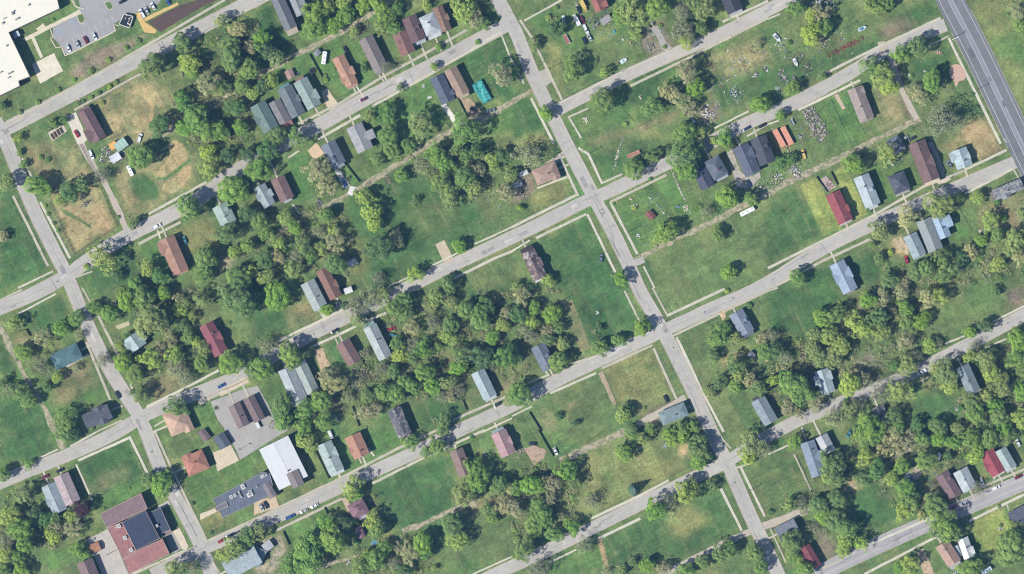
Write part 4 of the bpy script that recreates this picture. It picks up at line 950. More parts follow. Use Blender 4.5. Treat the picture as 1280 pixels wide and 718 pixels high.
# painted lines
PAINTW = plain((226, 226, 224), .8); PAINTY = plain((210, 196, 140), .8); PAINTB = plain((150, 176, 206), .8)
hl = ROADLINES[9][0]
for off in (-12.6, -2.6, 2.6, 13.2):
    ribbon('road_marking', hl, off * S - .1, off * S + .1, .135, PAINTW, .02)
ribbon('road_marking', hl, -2.1 * S, 2.1 * S, .131, asphalt((150, 150, 160), .5, .5), .05)
ribbon('road_marking', [P('03', 918, 198), P('03', 952, 184)], -.2, .2, .137, PAINTW)
ribbon('road_marking', [P('03', 1176, 690), P('03', 1192, 712)], -.15, .15, .137, PAINTW)
sl = MB()
for i in range(9):
    x, y = 435 + i * 38, 312 - i * 19.5
    a = P('sc', x + 20, y - 8); b = P('sc', x + 2, y - 46)
    d = (b[0] - a[0], b[1] - a[1]); l = math.hypot(*d); nx_, ny_ = -d[1] / l * .07, d[0] / l * .07
    sl.face([(a[0] + nx_, a[1] + ny_, .117), (a[0] - nx_, a[1] - ny_, .117), (b[0] - nx_, b[1] - ny_, .117), (b[0] + nx_, b[1] + ny_, .117)])
tag(sl.build('parking_line', PAINTW), kind='structure')
sb = MB()
for cx, cy in ((395, 205), (478, 152)):
    for j in range(4):
        a = P('sc', cx - 24 + j * 10, cy - 10 - j * 5); b = P('sc', cx - 4 + j * 10, cy + 30 - j * 5)
        d = (b[0] - a[0], b[1] - a[1]); l = math.hypot(*d); nx_, ny_ = -d[1] / l * .12, d[0] / l * .12
        sb.face([(a[0] + nx_, a[1] + ny_, .117), (a[0] - nx_, a[1] - ny_, .117), (b[0] - nx_, b[1] - ny_, .117), (b[0] + nx_, b[1] + ny_, .117)])
tag(sb.build('parking_line', PAINTB), kind='structure')
for t, s in (('sc', "508,100 545,85 568,125 560,150 540,160 525,150"), ('sc', "690,15 735,8 755,50 735,70 715,62"), ('sc', "480,-20 520,-20 540,60 505,45")):
    mb = MB(); pl = pts(t, s); mb.prism(pl, 0, .26); tag(mb.build('kerb_island', concrete_mat((214, 206, 180))), kind='structure')
    cx = sum(p[0] for p in pl) / len(pl); cy = sum(p[1] for p in pl) / len(pl)
    mb = MB(); mb.prism([(cx + (p[0] - cx) * .82, cy + (p[1] - cy) * .82) for p in pl], .1, .3); tag(mb.build('lawn', dirt_mat((96, 124, 70), .8)), kind='structure')

LOTK = concrete_mat((222, 212, 186))
for s in ("330,180 352,248 335,255 372,318 410,312 432,372 480,352 600,290 720,232 768,205 755,165 790,172", "468,-20 500,45 560,62", "330,172 400,138 530,66"):
    ribbon('kerb', [P('sc', *map(float, q.split(','))) for q in s.split()], -.3, .3, .28, LOTK, .03, .2)

# road repairs, sealed cracks and covers
rr = random.Random(11)
def on_road(k, hmax=.6):
    ln, h = ROADLINES[k]; p = resample(ln, 2.0); i = rr.randrange(3, len(p) - 3); a, b = p[i - 1], p[i + 1]; l = math.dist(a, b); u = ((b[0] - a[0]) / l, (b[1] - a[1]) / l); o = rr.uniform(-h * hmax, h * hmax)
    return (p[i][0] - u[1] * o, p[i][1] + u[0] * o), u, h
for i in range(110):
    k = rr.choice([0, 1, 1, 2, 2, 3, 3, 4, 5, 5, 6, 6, 7, 8, 9]); q, u, h = on_road(k); L = rr.uniform(1.2, 7); W = rr.uniform(.8, 2.6)
    mb = MB(); n = (-u[1], u[0]); z = .118 + (i % 11) * .0035
    c4 = [(q[0] + u[0] * sx * L / 2 * rr.uniform(.85, 1.1) + n[0] * sy * W / 2 * rr.uniform(.85, 1.1), q[1] + u[1] * sx * L / 2 + n[1] * sy * W / 2) for sx, sy in ((-1, -1), (1, -1), (1, 1), (-1, 1))]
    mb.face([(*p, z) for p in c4]); base = (126, 127, 130) if k == 9 else (192, 188, 183); kk = rr.choice([.84, .88, .92, .95, 1.06, 1.1])
    tag(mb.build('road_patch', concrete_mat(tuple(int(v * kk) for v in base))), kind='structure')
SEAL = plain((118, 116, 118), .9)
for i in range(70):
    k = rr.choice([0, 1, 2, 3, 3, 5, 6, 6, 7, 8]); q, u, h = on_road(k, .8); L = rr.uniform(5, 24); along = rr.random() < .55
    if not along: u = (-u[1], u[0]); q = on_road(k, .1)[0]; L = h * 1.8
    p = [(q[0] + u[0] * t, q[1] + u[1] * t) for t in np.linspace(-L / 2, L / 2, max(4, int(L / 1.5)))]
    p = [(x + rr.uniform(-.25, .25), y + rr.uniform(-.25, .25)) for x, y in p]
    ribbon('crack_seal', p, -.09, .09, .162 + (i % 9) * .002, SEAL, .05)
for i in range(26):
    k = rr.choice([0, 1, 2, 3, 5, 6, 7, 8]); q, u, h = on_road(k, .3); mb = MB(); mb.disc((q[0], q[1], .19), .42, 12); tag(mb.build('manhole_cover', plain((92, 90, 92), .6)), kind='structure')
# centre joint and wheel wear of the long streets
for k in (0, 1, 2, 3, 5, 6, 7, 8):
    ln, h = ROADLINES[k]
    for off, wd, c in ((0, .09, (172, 168, 164)), (-h * .45, .5, (189, 185, 179)), (h * .45, .5, (189, 185, 179))):
        ribbon('road_wear', ln, off - wd, off + wd, .11 + k * .0007, asphalt(c, .6, .6), .25)
# ------------------------------------------------------------------ HOUSES
SIDING = [(214, 210, 200), (196, 190, 176), (168, 160, 150), (150, 96, 82), (204, 206, 208), (182, 176, 158), (140, 88, 74)]
TRIM = plain((222, 220, 212), .7)
def rnd_siding(): return plain(random.choice(SIDING), .85)
def gable(mb, a0, a1, w, ze, pitch, axis='x', off=0.0, th=.16, m=0):
    """pitched roof with its ridge along an axis from a0 to a1; off shifts it sideways"""
    h = w / 2; rz = ze + h * pitch; o = .18
    prof = [(-h, ze), (0, rz), (h, ze), (h, ze - th), (0, rz - th), (-h, ze - th)]
    def q(a, p): return (a, off + p[0], p[1]) if axis == 'x' else (off - p[0], a, p[1])
    if a0 > a1: a0, a1 = a1, a0
    vs = [q(a0, p) for p in prof] + [q(a1, p) for p in prof]
    fs = [(i, (i + 1) % 6, (i + 1) % 6 + 6, i + 6)[::-1] for i in range(6)] + [(0, 1, 4, 5), (1, 2, 3, 4), (11, 10, 7, 6), (10, 9, 8, 7)]
    mb.add(vs, fs, m); return rz
def hip(mb, L, w, ze, pitch, th=.16):
    h = w / 2; rl = max(.3, L - w * .95) / 2; rz = ze + h * pitch
    vs = [(-L / 2, -h, ze), (L / 2, -h, ze), (L / 2, h, ze), (-L / 2, h, ze), (-rl, 0, rz), (rl, 0, rz)] + [(-L / 2, -h, ze - th), (L / 2, -h, ze - th), (L / 2, h, ze - th), (-L / 2, h, ze - th)]
    mb.add(vs, [(0, 1, 5, 4), (1, 2, 5), (2, 3, 4, 5), (3, 0, 4), (1, 0, 6, 7), (2, 1, 7, 8), (3, 2, 8, 9), (0, 3, 9, 6), (9, 8, 7, 6)])
    return rz
def gable_wall(mb, x0, x1, w, ze, pitch, axis='x', off=0.0):
    h = w / 2; rz = ze + h * pitch - .12
    def q(a, y, z): return (a, off + y, z) if axis == 'x' else (off - y, a, z)
    if x0 > x1: x0, x1 = x1, x0
    ring = [(-h, 0), (-h, ze - .1), (0, rz), (h, ze - .1), (h, 0)]
    vs = [q(x0, *p) for p in ring] + [q(x1, *p) for p in ring]
    mb.add(vs, [(0, 4, 3, 2, 1), (5, 6, 7, 8, 9)] + [(i, i + 1, i + 6, i + 5) for i in range(4)] + [(4, 0, 5, 9)])
def openings(mb, L, w, ze):
    """windows and a door set a little proud of the long and end walls"""
    n = max(2, int(L / 3.2)); zs = [1.5] if ze < 4.6 else [1.5, 3.9]
    for s in (-1, 1):
        for i in range(n):
            x = -L / 2 + L * (i + .5) / n
            for z in zs: mb.box((x, s * (w / 2 + .01), z), (1.0, .06, 1.3), m=1)
    for s in (-1, 1):
        for y in (-w / 4, w / 4):
            for z in zs: mb.box((s * (L / 2 + .01), y, z), (.06, .9, 1.3), m=1)
        mb.box((s * (L / 2 + .01), 0, 1.05), (.06, .95, 2.1), m=2)
def soft(c, k=.28):
    g = .3 * c[0] + .55 * c[1] + .15 * c[2]; return tuple(int(v + (g - v) * k) for v in c)
LM = []      # landmarks used to say where a tree stands: (x, y, phrase)
def house(t, ax, ay, bx, by, w, typ, col, ze, short, label, ex, cat='house', name='house', group=None, pitch=None, style='shingle'):
    col = soft(col); ex = [tuple(soft(q) if isinstance(q, tuple) else q for q in e) for e in ex]; ze = ze * 1.1 if ze > 3.2 else ze
    a, b = P(t, ax, ay), P(t, bx, by); L = math.dist(a, b); w = M(t, w)
    c = ((a[0] + b[0]) / 2, (a[1] + b[1]) / 2); ang = math.atan2(b[1] - a[1], b[0] - a[0])
    if short: LM.append((c[0], c[1], short))
    pitch = pitch or random.uniform(.4, .52)
    root = empty(name, (c[0], c[1], 0), ang); tag(root, label, cat, group)
    rm = roof_mat(col, style); sd = rnd_siding(); small = ze < 3.2
    oh = .25 if small else .42
    mr = MB(); mw = MB()
    if typ == 'h':
        rz = hip(mr, L, w, ze, pitch)
        mw.box((0, 0, (ze - .17) / 2), (L - 2 * oh, w - 2 * oh, ze - .17))
    else:
        rz = gable(mr, -L / 2, L / 2, w, ze, pitch)
        gable_wall(mw, -L / 2 + oh * .7, L / 2 - oh * .7, w - 2 * oh, ze, pitch)
    if not small: openings(mw, L - 2 * oh, w - 2 * oh, ze)
    else: mw.box((L / 2 - oh * .7 + .01, 0, 1.0), (.05, min(1.6, w * .45), 2.0), m=2)
    mw.build('wall', [sd, GLASS, TRIM], root)
    roof = mr.build('roof', rm, root)
    if typ != 'h' and not small:
        mb = MB(); mb.tube((-L / 2, 0, rz + .01), (L / 2, 0, rz + .01), .12, n=5); mb.build('ridge_cap', plain(tuple(int(v * .86 + 22) for v in col), .9), roof)
    if typ == 'x' and not any(e[0] == W_ for e in ex): ex = ex + [(W_, .5, 1, 46, 4)]
    for e in ex:
        if e[0] == W_:
            _, tt, s, ww, d = e; ww = M(t, ww); d = M(t, d); xo = (tt - .5) * L
            zz = min(ze + .04, rz - .1 - ww / 2 * pitch)
            m1 = MB(); gable(m1, 0, s * (w / 2 + d), ww, zz, pitch * .98, 'y', xo); m1.build('wing_roof', rm, root)
            m2 = MB(); gable_wall(m2, 0, s * (w / 2 + d - oh), ww - 2 * oh, zz - .05, pitch * .95, 'y', xo)
            m2.box((xo, s * (w / 2 + d - oh + .01), 1.5), (1.1, .06, 1.3), m=1); m2.build('wing_wall', [sd, GLASS], root)
        elif e[0] == DO:
            _, tt, s = e; xo = (tt - .5) * L
            m1 = MB(); gable(m1, 0, s * w * .36, 2.4, ze + w * .5 * pitch * .62, .45, 'y', xo)
            m1.box((xo, s * w * .2, ze + w * .5 * pitch * .38), (1.9, w * .28, w * .25 * pitch)); m1.build('dormer', rm, roof)
        elif e[0] == PO:
            cc = e[3] if len(e) > 3 else col; d = M(t, e[2]); s = 1 if e[1] == 'b' else -1; x0 = s * (L / 2 - .3); x1 = s * (L / 2 + d)
            m1 = MB(); ww = w * .86; z0, z1 = min(3.1, ze - .3), min(2.7, ze - .6)
            vs = [(x0, -ww / 2, z0), (x1, -ww / 2, z1), (x1, ww / 2, z1), (x0, ww / 2, z0)]
            vs += [(x, y, z - .14) for x, y, z in vs]
            fs = [(0, 1, 2, 3), (7, 6, 5, 4), (0, 4, 5, 1), (1, 5, 6, 2), (2, 6, 7, 3), (3, 7, 4, 0)]
            if s < 0: fs = [f[::-1] for f in fs]
            m1.add(vs, fs); p = m1.build('porch_roof', roof_mat(cc, 'shingle'), root)
            m2 = MB()
            for y in (-ww / 2 + .2, ww / 2 - .2): m2.box((x1 - s * .2, y, (z1 - .14) / 2), (.14, .14, z1 - .14))
            m2.box(((x0 + x1) / 2, 0, .2), (abs(x1 - x0), ww * .9, .3)); m2.build('porch_deck', TRIM, p)
        elif e[0] == LE:
            _, en, d, wf, cc = e; d = M(t, d); s = 1 if en == 'b' else -1; ww = w * wf; x0 = s * (L / 2 - .35); x1 = s * (L / 2 + d); z0, z1 = ze - .5, ze - 1.2
            if small: z0, z1 = ze - .2, ze - .5
            m1 = MB(); vs = [(x0, -ww / 2, z0), (x1, -ww / 2, z1), (x1, ww / 2, z1), (x0, ww / 2, z0)]; vs += [(x, y, z - .14) for x, y, z in vs]
            fs = [(0, 1, 2, 3), (7, 6, 5, 4), (0, 4, 5, 1), (1, 5, 6, 2), (2, 6, 7, 3), (3, 7, 4, 0)]
            if s < 0: fs = [f[::-1] for f in fs]
            m1.add(vs, fs); m1.build('rear_roof', roof_mat(cc, 'shingle'), root)
            m2 = MB(); m2.box(((x0 + x1) / 2 - s * .15, 0, (z1 - .15) / 2), (abs(x1 - x0) - .3, ww - .5, z1 - .15)); m2.build('rear_wall', sd, root)
    if not small and random.random() < .4:
        m1 = MB(); xo = random.uniform(-.3, .3) * L; yo = random.choice((-1, 1)) * random.uniform(.25, .8); zr = rz - abs(yo) * pitch
        m1.box((xo, yo, zr + .25), (.65, .65, 1.5)); m1.box((xo, yo, zr + 1.05), (.78, .78, .12)); m1.box((xo, yo, zr + 1.16), (.4, .4, .1), m=1)
        m1.build('chimney', [plain(random.choice([(150, 92, 76), (170, 164, 156), (120, 80, 70)]), .9), RUBBER], roof)
    if not small:
        for _ in range(random.choice((0, 1, 2))):
            xo = random.uniform(-.4, .4) * L; yo = random.choice((-1, 1)) * w * random.uniform(.12, .3); zr = rz - abs(yo) * pitch
            m1 = MB(); m1.tube((xo, yo, zr - .1), (xo, yo, zr + .45), .09, n=8); m1.box((xo, yo, zr + .02), (.4, .4, .1)); m1.build('vent_pipe', plain((196, 196, 196), .6), roof)
    return root
def inset(poly, d):
    a = sum(poly[i][0] * poly[(i + 1) % len(poly)][1] - poly[(i + 1) % len(poly)][0] * poly[i][1] for i in range(len(poly)))
    if a < 0: poly = poly[::-1]
    out = []; n = len(poly)
    for i in range(n):
        p0, p1, p2 = poly[i - 1], poly[i], poly[(i + 1) % n]
        u = Vector((p1[0] - p0[0], p1[1] - p0[1])).normalized(); v = Vector((p2[0] - p1[0], p2[1] - p1[1])).normalized()
        n1 = Vector((-u.y, u.x)); n2 = Vector((-v.y, v.x)); bis = (n1 + n2); k = d / max(.3, (1 + n1.dot(n2)))
        out.append((p1[0] + bis.x * k, p1[1] + bis.y * k))
    return out, poly
METAL = {'the crimson-roofed house', 'the teal-roofed house', 'the mint-roofed house', 'the powder-blue house', 'the sky-blue house', 'the bright red house', 'the pale hipped house'}
BROKEN = {'the burnt brown house', 'the scorched grey house', 'the tumbledown grey house', 'the ruined grey shack'}
for h in HOUSES:
    house(*h, style='metal' if h[9] in METAL else ('broken' if h[9] in BROKEN else 'shingle'))
SHED_OK = [h for h in SHEDS if h[-1]]
SHED_OK.append(('12', 674, 340, 704, 372, 36, 'g', (152, 88, 78), 2.3, 'red-brown playhouse alone on the lawn at the main road corner'))
for h in SHED_OK:
    house(h[0], h[1], h[2], h[3], h[4], h[5], h[6], h[7], h[8], '', h[9], [], 'shed', 'shed', None, .36)
c = P('01', 1125, 460); LM.append((*c, 'the turquoise tarpaulin')); tp = empty('tarpaulin_shelter', (*c, 0)); tag(tp, 'low wrecked shelter under a rumpled turquoise tarpaulin in a back yard', 'shelter')
q4 = [(p[0] - c[0], p[1] - c[1]) for p in pts('01', "1072,428 1124,394 1178,494 1134,522")]; rg_ = random.Random(4); nn_ = 14; mb = MB(); gv = []
for i in range(nn_ + 1):
    for j in range(nn_ + 1):
        u, v = i / nn_, j / nn_; e = min(u, 1 - u, v, 1 - v)
        x = (q4[0][0] * (1 - u) + q4[1][0] * u) * (1 - v) + (q4[3][0] * (1 - u) + q4[2][0] * u) * v; y = (q4[0][1] * (1 - u) + q4[1][1] * u) * (1 - v) + (q4[3][1] * (1 - u) + q4[2][1] * u) * v
        gv.append((x + rg_.uniform(-.2, .2), y + rg_.uniform(-.2, .2), 2.2 + rg_.uniform(-.1, .1) + .2 * math.sin(u * 9 + v * 4) + (.5 if .3 < v < .7 else 0) - (1.0 if e < .05 else 0)))
gf_ = [(i * (nn_ + 1) + j, i * (nn_ + 1) + j + 1, (i + 1) * (nn_ + 1) + j + 1, (i + 1) * (nn_ + 1) + j) for i in range(nn_) for j in range(nn_) if rg_.random() > .01]
mb.add(gv, [f[::-1] for f in gf_]); mb.build('tarpaulin', plain((74, 172, 166), .6, 0.0, .3), tp)
mb = MB(); gi = inset(q4, .8)[0]; mb.prism(gi, 0, 1.55); mb.build('frame', plain((110, 100, 92), .9), tp)
# large flat buildings
def rect(a, b, w):
    dx, dy = b[0] - a[0], b[1] - a[1]; l = math.hypot(dx, dy); nx, ny = -dy / l * w / 2, dx / l * w / 2
    return [(a[0] + nx, a[1] + ny), (a[0] - nx, a[1] - ny), (b[0] - nx, b[1] - ny), (b[0] + nx, b[1] + ny)]
def flat_roof(root, c, poly, z, rm, wallm, edge, pn='roof', wn='wall'):
    """walls, a parapet ring and a roof sheet set just below it; polygon in world metres, made local to the root"""
    pl = [(x - c[0], y - c[1]) for x, y in poly]; inn, pl = inset(pl, .28); n = len(pl)
    mw = MB(); mw.prism(pl, 0, z - .3); mw.build(wn, wallm, root)
    mp = MB(); vs = [(*p, z - .3) for p in pl] + [(*p, z + .22) for p in pl] + [(*p, z + .22) for p in inn] + [(*p, z) for p in inn]
    fs = []
    for i in range(n):
        j = (i + 1) % n
        fs += [(i, j, n + j, n + i), (n + i, n + j, 2 * n + j, 2 * n + i), (2 * n + i, 2 * n + j, 3 * n + j, 3 * n + i)]
    mp.add(vs, fs); mr = MB(); mr.face([(*p, z + .01) for p in inn]); r = mr.build(pn, rm, root)
    mp.build('parapet', edge, r); return r
def unit(parent, c, p, size, z, rz=0.0, col=(222, 222, 214)):
    mb = MB(); x, y = p[0] - c[0], p[1] - c[1]
    mb.box((x, y, z + size[2] / 2 + .05), size, rz); mb.box((x, y, z + size[2] + .1), (size[0] * .55, size[1] * .55, .14), rz, m=1)
    mb.box((x, y, z + .04), (size[0] * 1.15, size[1] * 1.15, .1), rz, m=1)
    mb.build('roof_unit', [plain(col, .6), plain((150, 150, 150), .6)], parent)
AX = math.atan2(-(.89), .46); ST = R(27)
sc = pts('00', "-60,-80 285,-22 302,47 50,166 155,385 98,407 105,432 15,476 -60,505 -160,300"); c = P('00', 60, 160)
scl = empty('school_building', (*c, 0)); tag(scl, 'large white flat-roofed school building filling the upper left corner', 'school')
LM.append((*P('00', 100, 250), 'the white school'))
r_ = flat_roof(scl, c, sc, 7.0, roof_mat((244, 239, 222), 'clean'), plain((190, 170, 150), .9), plain((226, 220, 206), .7))
for x, y, w_, l_ in ((95, 95, 1.6, 1.2), (125, 132, 1.0, 2.4), (30, 160, 1.2, 1.2), (12, 488, .7, 2.2), (80, 490, .7, 2.6), (70, 520, .6, 1.4), (105, 80, .6, .6), (40, 130, .5, 1.8), (200, 40, 1.2, 1.2), (55, 310, .9, .9)):
    unit(r_, c, P('sc', x, y), (w_, l_, .9), 7.0, AX, random.choice([(170, 172, 172), (120, 130, 130), (214, 214, 208)]))
ca = MB(); ca.box((0, 0, 3.0), (3.6, 3.2, .2), ST); ca.box((1.3, 0, 1.45), (.2, .2, 2.9)); ca.box((-1.3, 0, 1.45), (.2, .2, 2.9))
o = ca.build('door_canopy', plain((196, 208, 214), .6), scl); q = P('sc', 112, 232); o.location = (q[0] - c[0], q[1] - c[1], 0)
# church hall
c = P('ch', 360, 420); ch = empty('church_hall', (*c, 0)); tag(ch, 'sprawling church hall with mauve, brick-red and black roof sections by the corner', 'church')
LM.append((*c, 'the red-and-black church hall'))
br = plain((150, 110, 96), .9); ed = plain((196, 170, 160), .7)
flat_roof(ch, c, pts('ch', "100,255 410,98 460,215 150,360"), 6.2, roof_mat(soft((148, 116, 117), .3)), br, ed)
r2 = flat_roof(ch, c, pts('ch', "151,362 266,316 372,534 274,600"), 5.4, roof_mat(soft((180, 114, 108), .3)), br, ed)
flat_roof(ch, c, pts('ch', "268,317 447,226 556,440 374,532"), 7.4, roof_mat((66, 72, 92)), br, plain((150, 132, 130), .7))
flat_roof(ch, c, pts('ch', "275,602 374,536 572,444 628,560 320,714"), 5.9, roof_mat(soft((186, 116, 110), .3)), br, ed)
r3 = flat_roof(ch, c, pts('ch', "470,246 556,206 634,376 552,408"), 5.0, roof_mat((72, 80, 98)), br, plain((150, 146, 146), .7))
flat_roof(ch, c, pts('ch', "553,410 634,378 640,392 560,430"), 3.6, roof_mat((120, 110, 112)), br, ed)
for x, y in ((243, 348), (289, 436), (335, 528)): unit(r2, c, P('ch', x, y), (2.0, 2.0, 1.1), 5.4, ST)
unit(r2, c, P('ch', 220, 356), (.8, .8, .6), 5.4, ST)
unit(r3, c, P('ch', 532, 345), (1.2, 1.6, 1.6), 5.0, ST)
# low flat building
c = P('ha', 340, 560); fb = empty('office_block', (*c, 0)); tag(fb, 'low dark flat-roofed block with rooftop air units beside the white hall', 'building')
LM.append((*c, 'the low dark flat-roofed block'))
r4 = flat_roof(fb, c, pts('ha', "150,572 490,385 540,395 560,470 536,548 466,584 215,702"), 4.4, roof_mat((110, 116, 130)), plain((160, 130, 110), .9), plain((150, 150, 156), .7))
for x, y, sx, sy in ((356, 487, 2.2, 2.6), (275, 556, 1.8, 1.8), (300, 545, 1.6, 1.6), (404, 540, 3.4, 2.4), (490, 415, 2.2, 1.6), (515, 405, 1.2, 1.2), (450, 485, .8, .8), (335, 540, 1.0, 4.0), (405, 520, 2.0, 1.2)): unit(r4, c, P('ha', x, y), (sx, sy, 1.0), 4.4, ST, random.choice([(216, 216, 212), (176, 180, 184)]))
flat_roof(fb, c, pts('ha', "158,632 240,584 256,622 174,656"), 4.9, roof_mat((124, 122, 128)), plain((160, 130, 110), .9), ed, 'canopy_roof', 'canopy_wall')
mb = MB(); a_, b_ = P('ha', 508, 462), P('ha', 566, 560); gable(mb, -math.dist(a_, b_) / 2, math.dist(a_, b_) / 2, 4.6, 4.75, .3)
o = mb.build('gabled_entrance', roof_mat((134, 126, 130)), fb); o.location = ((a_[0] + b_[0]) / 2 - c[0], (a_[1] + b_[1]) / 2 - c[1], .0); o.rotation_euler.z = math.atan2(b_[1] - a_[1], b_[0] - a_[0])
house('ha', 567, 182, 705, 462, 222, 'g', (222, 224, 226), 5.6, 'the white-roofed hall', 'big white-roofed hall with a brown entrance annex beside the low dark block', [], 'hall', 'assembly_hall', None, .06, 'clean')
house('ha', 694, 382, 742, 484, 86, 'g', (140, 126, 124), 6.6, '', 'grey-brown gabled entrance annex built onto the white-roofed hall', [], 'annex', 'hall_annex', None, .3)
# front walks from the houses to the nearest pavement
k = 0
for h in HOUSES:
    a, b = P(h[0], h[1], h[2]), P(h[0], h[3], h[4]); best = None
    for e, o in ((a, b), (b, a)):
        l = math.dist(e, o); u = ((e[0] - o[0]) / l, (e[1] - o[1]) / l)
        for i in range(2, 28):
            q = (e[0] + u[0] * i * .6, e[1] + u[1] * i * .6)
            if any(math.hypot(q[0] - p[0], q[1] - p[1]) < hw + .9 for ln, hw in ROADLINES for p in ln):
                if best is None or i < best[0]: best = (i, e, q)
                break
        else: continue
    if best and best[0] > 4:
        ribbon('front_walk', [best[1], best[2]], -.55, .55, .262 + (k % 12) * .004, random.choice(WALK), .08, .14, 1.2); k += 1
# market tents
def barrel(name, t, a, b, w, col, label, h=2.3, rise=1.1, cat='tent', stripes=None):
    a, b = P(t, *a), P(t, *b); L = math.dist(a, b); w = M(t, w); c = ((a[0] + b[0]) / 2, (a[1] + b[1]) / 2)
    root = empty(name, (*c, 0), math.atan2(b[1] - a[1], b[0] - a[0])); tag(root, label, cat)
    mb = MB(); n = 9; ms = [plain(col, .7)] + ([plain(stripes, .7)] if stripes else [])
    nl = 6
    for i in range(n):
        t0, t1 = math.pi * i / n, math.pi * (i + 1) / n
        for j in range(nl):
            x0, x1 = -L / 2 + L * j / nl, -L / 2 + L * (j + 1) / nl
            mb.face([(x0, -w / 2 * math.cos(t0), h + rise * math.sin(t0)), (x1, -w / 2 * math.cos(t0), h + rise * math.sin(t0)), (x1, -w / 2 * math.cos(t1), h + rise * math.sin(t1)), (x0, -w / 2 * math.cos(t1), h + rise * math.sin(t1))][::-1], (j % 2) if stripes else 0)
    mb.build('cover', ms, root, smooth=False)
    for sx in (-1, 1):
        for sy in (-1, 1):
            p = MB(); p.tube((sx * (L / 2 - .1), sy * (w / 2 - .1), 0), (sx * (L / 2 - .1), sy * (w / 2 - .1), h), .05); p.build('post', plain((180, 180, 180), .5), root)
    return root
barrel('canopy_tent', 'mk', (556, 300), (640, 240), 84, (168, 196, 186), 'pale green arched canopy tent beside an orange one behind the mauve-brown bungalow', 2.4, 1.2, stripes=(176, 206, 190))
barrel('canopy_tent', 'mk', (508, 292), (562, 262), 62, (240, 184, 96), 'orange canopy tent at the left end of the pale green one', 2.2, .9)
house('mk', 515, 400, 590, 352, 66, 'g', (226, 228, 236), 2.3, 'the white market tent', 'white ridge tent in the cluttered yard below the orange canopy', [], 'tent', 'ridge_tent', None, .35)

# ------------------------------------------------------------------ FOLIAGE
def crown_mesh(name, seed, mat, nclump=42, leaves=60, leaf=.085, cr=(.17, .34), flat=.85, spread=.78, lob=.22, fill=.12, tonevar=.3):
    rg = np.random.default_rng(seed)
    ph = rg.uniform(0, 6.28, 4); am = rg.uniform(.3, 1, 4)
    C0 = []; CR = []
    g = (1 + 5 ** .5) / 2
    for i in range(nclump):
        z = 1 - (i + .5) / nclump * 1.42; a = 2 * math.pi * i / g + rg.uniform(-.35, .35); z = max(-.5, min(1, z + rg.uniform(-.12, .12)))
        rr = math.sqrt(max(0, 1 - z * z)); rad = spread * (1 + lob * (am[0] * math.sin(2 * a + ph[0]) + am[1] * math.sin(3 * a + ph[1]) + am[2] * math.sin(5 * a + ph[2])) / 2) * rg.uniform(.82, 1.06)
        C0.append((rr * math.cos(a) * rad, rr * math.sin(a) * rad, z * rad * flat)); CR.append(rg.uniform(*cr))
    C0 = np.array(C0); CR = np.array(CR); ct = rg.normal(0, tonevar, nclump)
    k = rg.integers(0, nclump, nclump * leaves)
    d = rg.normal(size=(len(k), 3)); out = C0[k] / (np.linalg.norm(C0[k], axis=1, keepdims=True) + 1e-6)
    d += out * .9; d /= np.linalg.norm(d, axis=1, keepdims=True)
    pos = C0[k] + d * CR[k][:, None] * rg.uniform(.7, 1.08, (len(k), 1)); nrm = d * .62 + out * .2 + np.array([0, 0, .62]) + rg.normal(size=d.shape) * .36
    tone = np.clip(.5 + ct[k] * .5 + rg.normal(0, .16, len(k)), 0, 1)
    ni = int(len(k) * fill)
    pi = rg.normal(size=(ni, 3)); pi /= np.linalg.norm(pi, axis=1, keepdims=True); pi *= rg.uniform(.2, .75, (ni, 1)) * spread; pi[:, 2] *= flat
    pos = np.concatenate([pos, pi]); nrm = np.concatenate([nrm, pi + rg.normal(size=pi.shape) * .3]); tone = np.concatenate([tone, np.full(ni, .5)])
    return leaf_quads(name, pos, nrm, tone, leaf, rg, mat)
def leaf_quads(name, pos, nrm, tone, leaf, rg, mat):
    nrm = nrm / (np.linalg.norm(nrm, axis=1, keepdims=True) + 1e-6)
    u = np.cross(nrm, rg.normal(size=nrm.shape)); u /= np.linalg.norm(u, axis=1, keepdims=True) + 1e-6; v = np.cross(nrm, u)
    s = (leaf * rg.uniform(.6, 1.35, len(pos)))[:, None]; n = len(pos)
    V = np.stack([pos + u * s * .5, pos + v * s * .38, pos - u * s * .5, pos - v * s * .38], 1) * 1.0
    V[:, 1] += nrm * s * .08; V[:, 3] += nrm * s * .08
    me = bpy.data.meshes.new(name); me.vertices.add(n * 4); me.vertices.foreach_set('co', V.astype(np.float32).ravel())
    me.loops.add(n * 4); me.loops.foreach_set('vertex_index', np.arange(n * 4, dtype=np.int32)); me.polygons.add(n); me.polygons.foreach_set('loop_start', (np.arange(n) * 4).astype(np.int32))
    me.update(calc_edges=True)
    at = me.attributes.new('tone', 'FLOAT', 'POINT'); at.data.foreach_set('value', np.repeat(tone, 4).astype(np.float32))
    me.materials.append(mat); return me
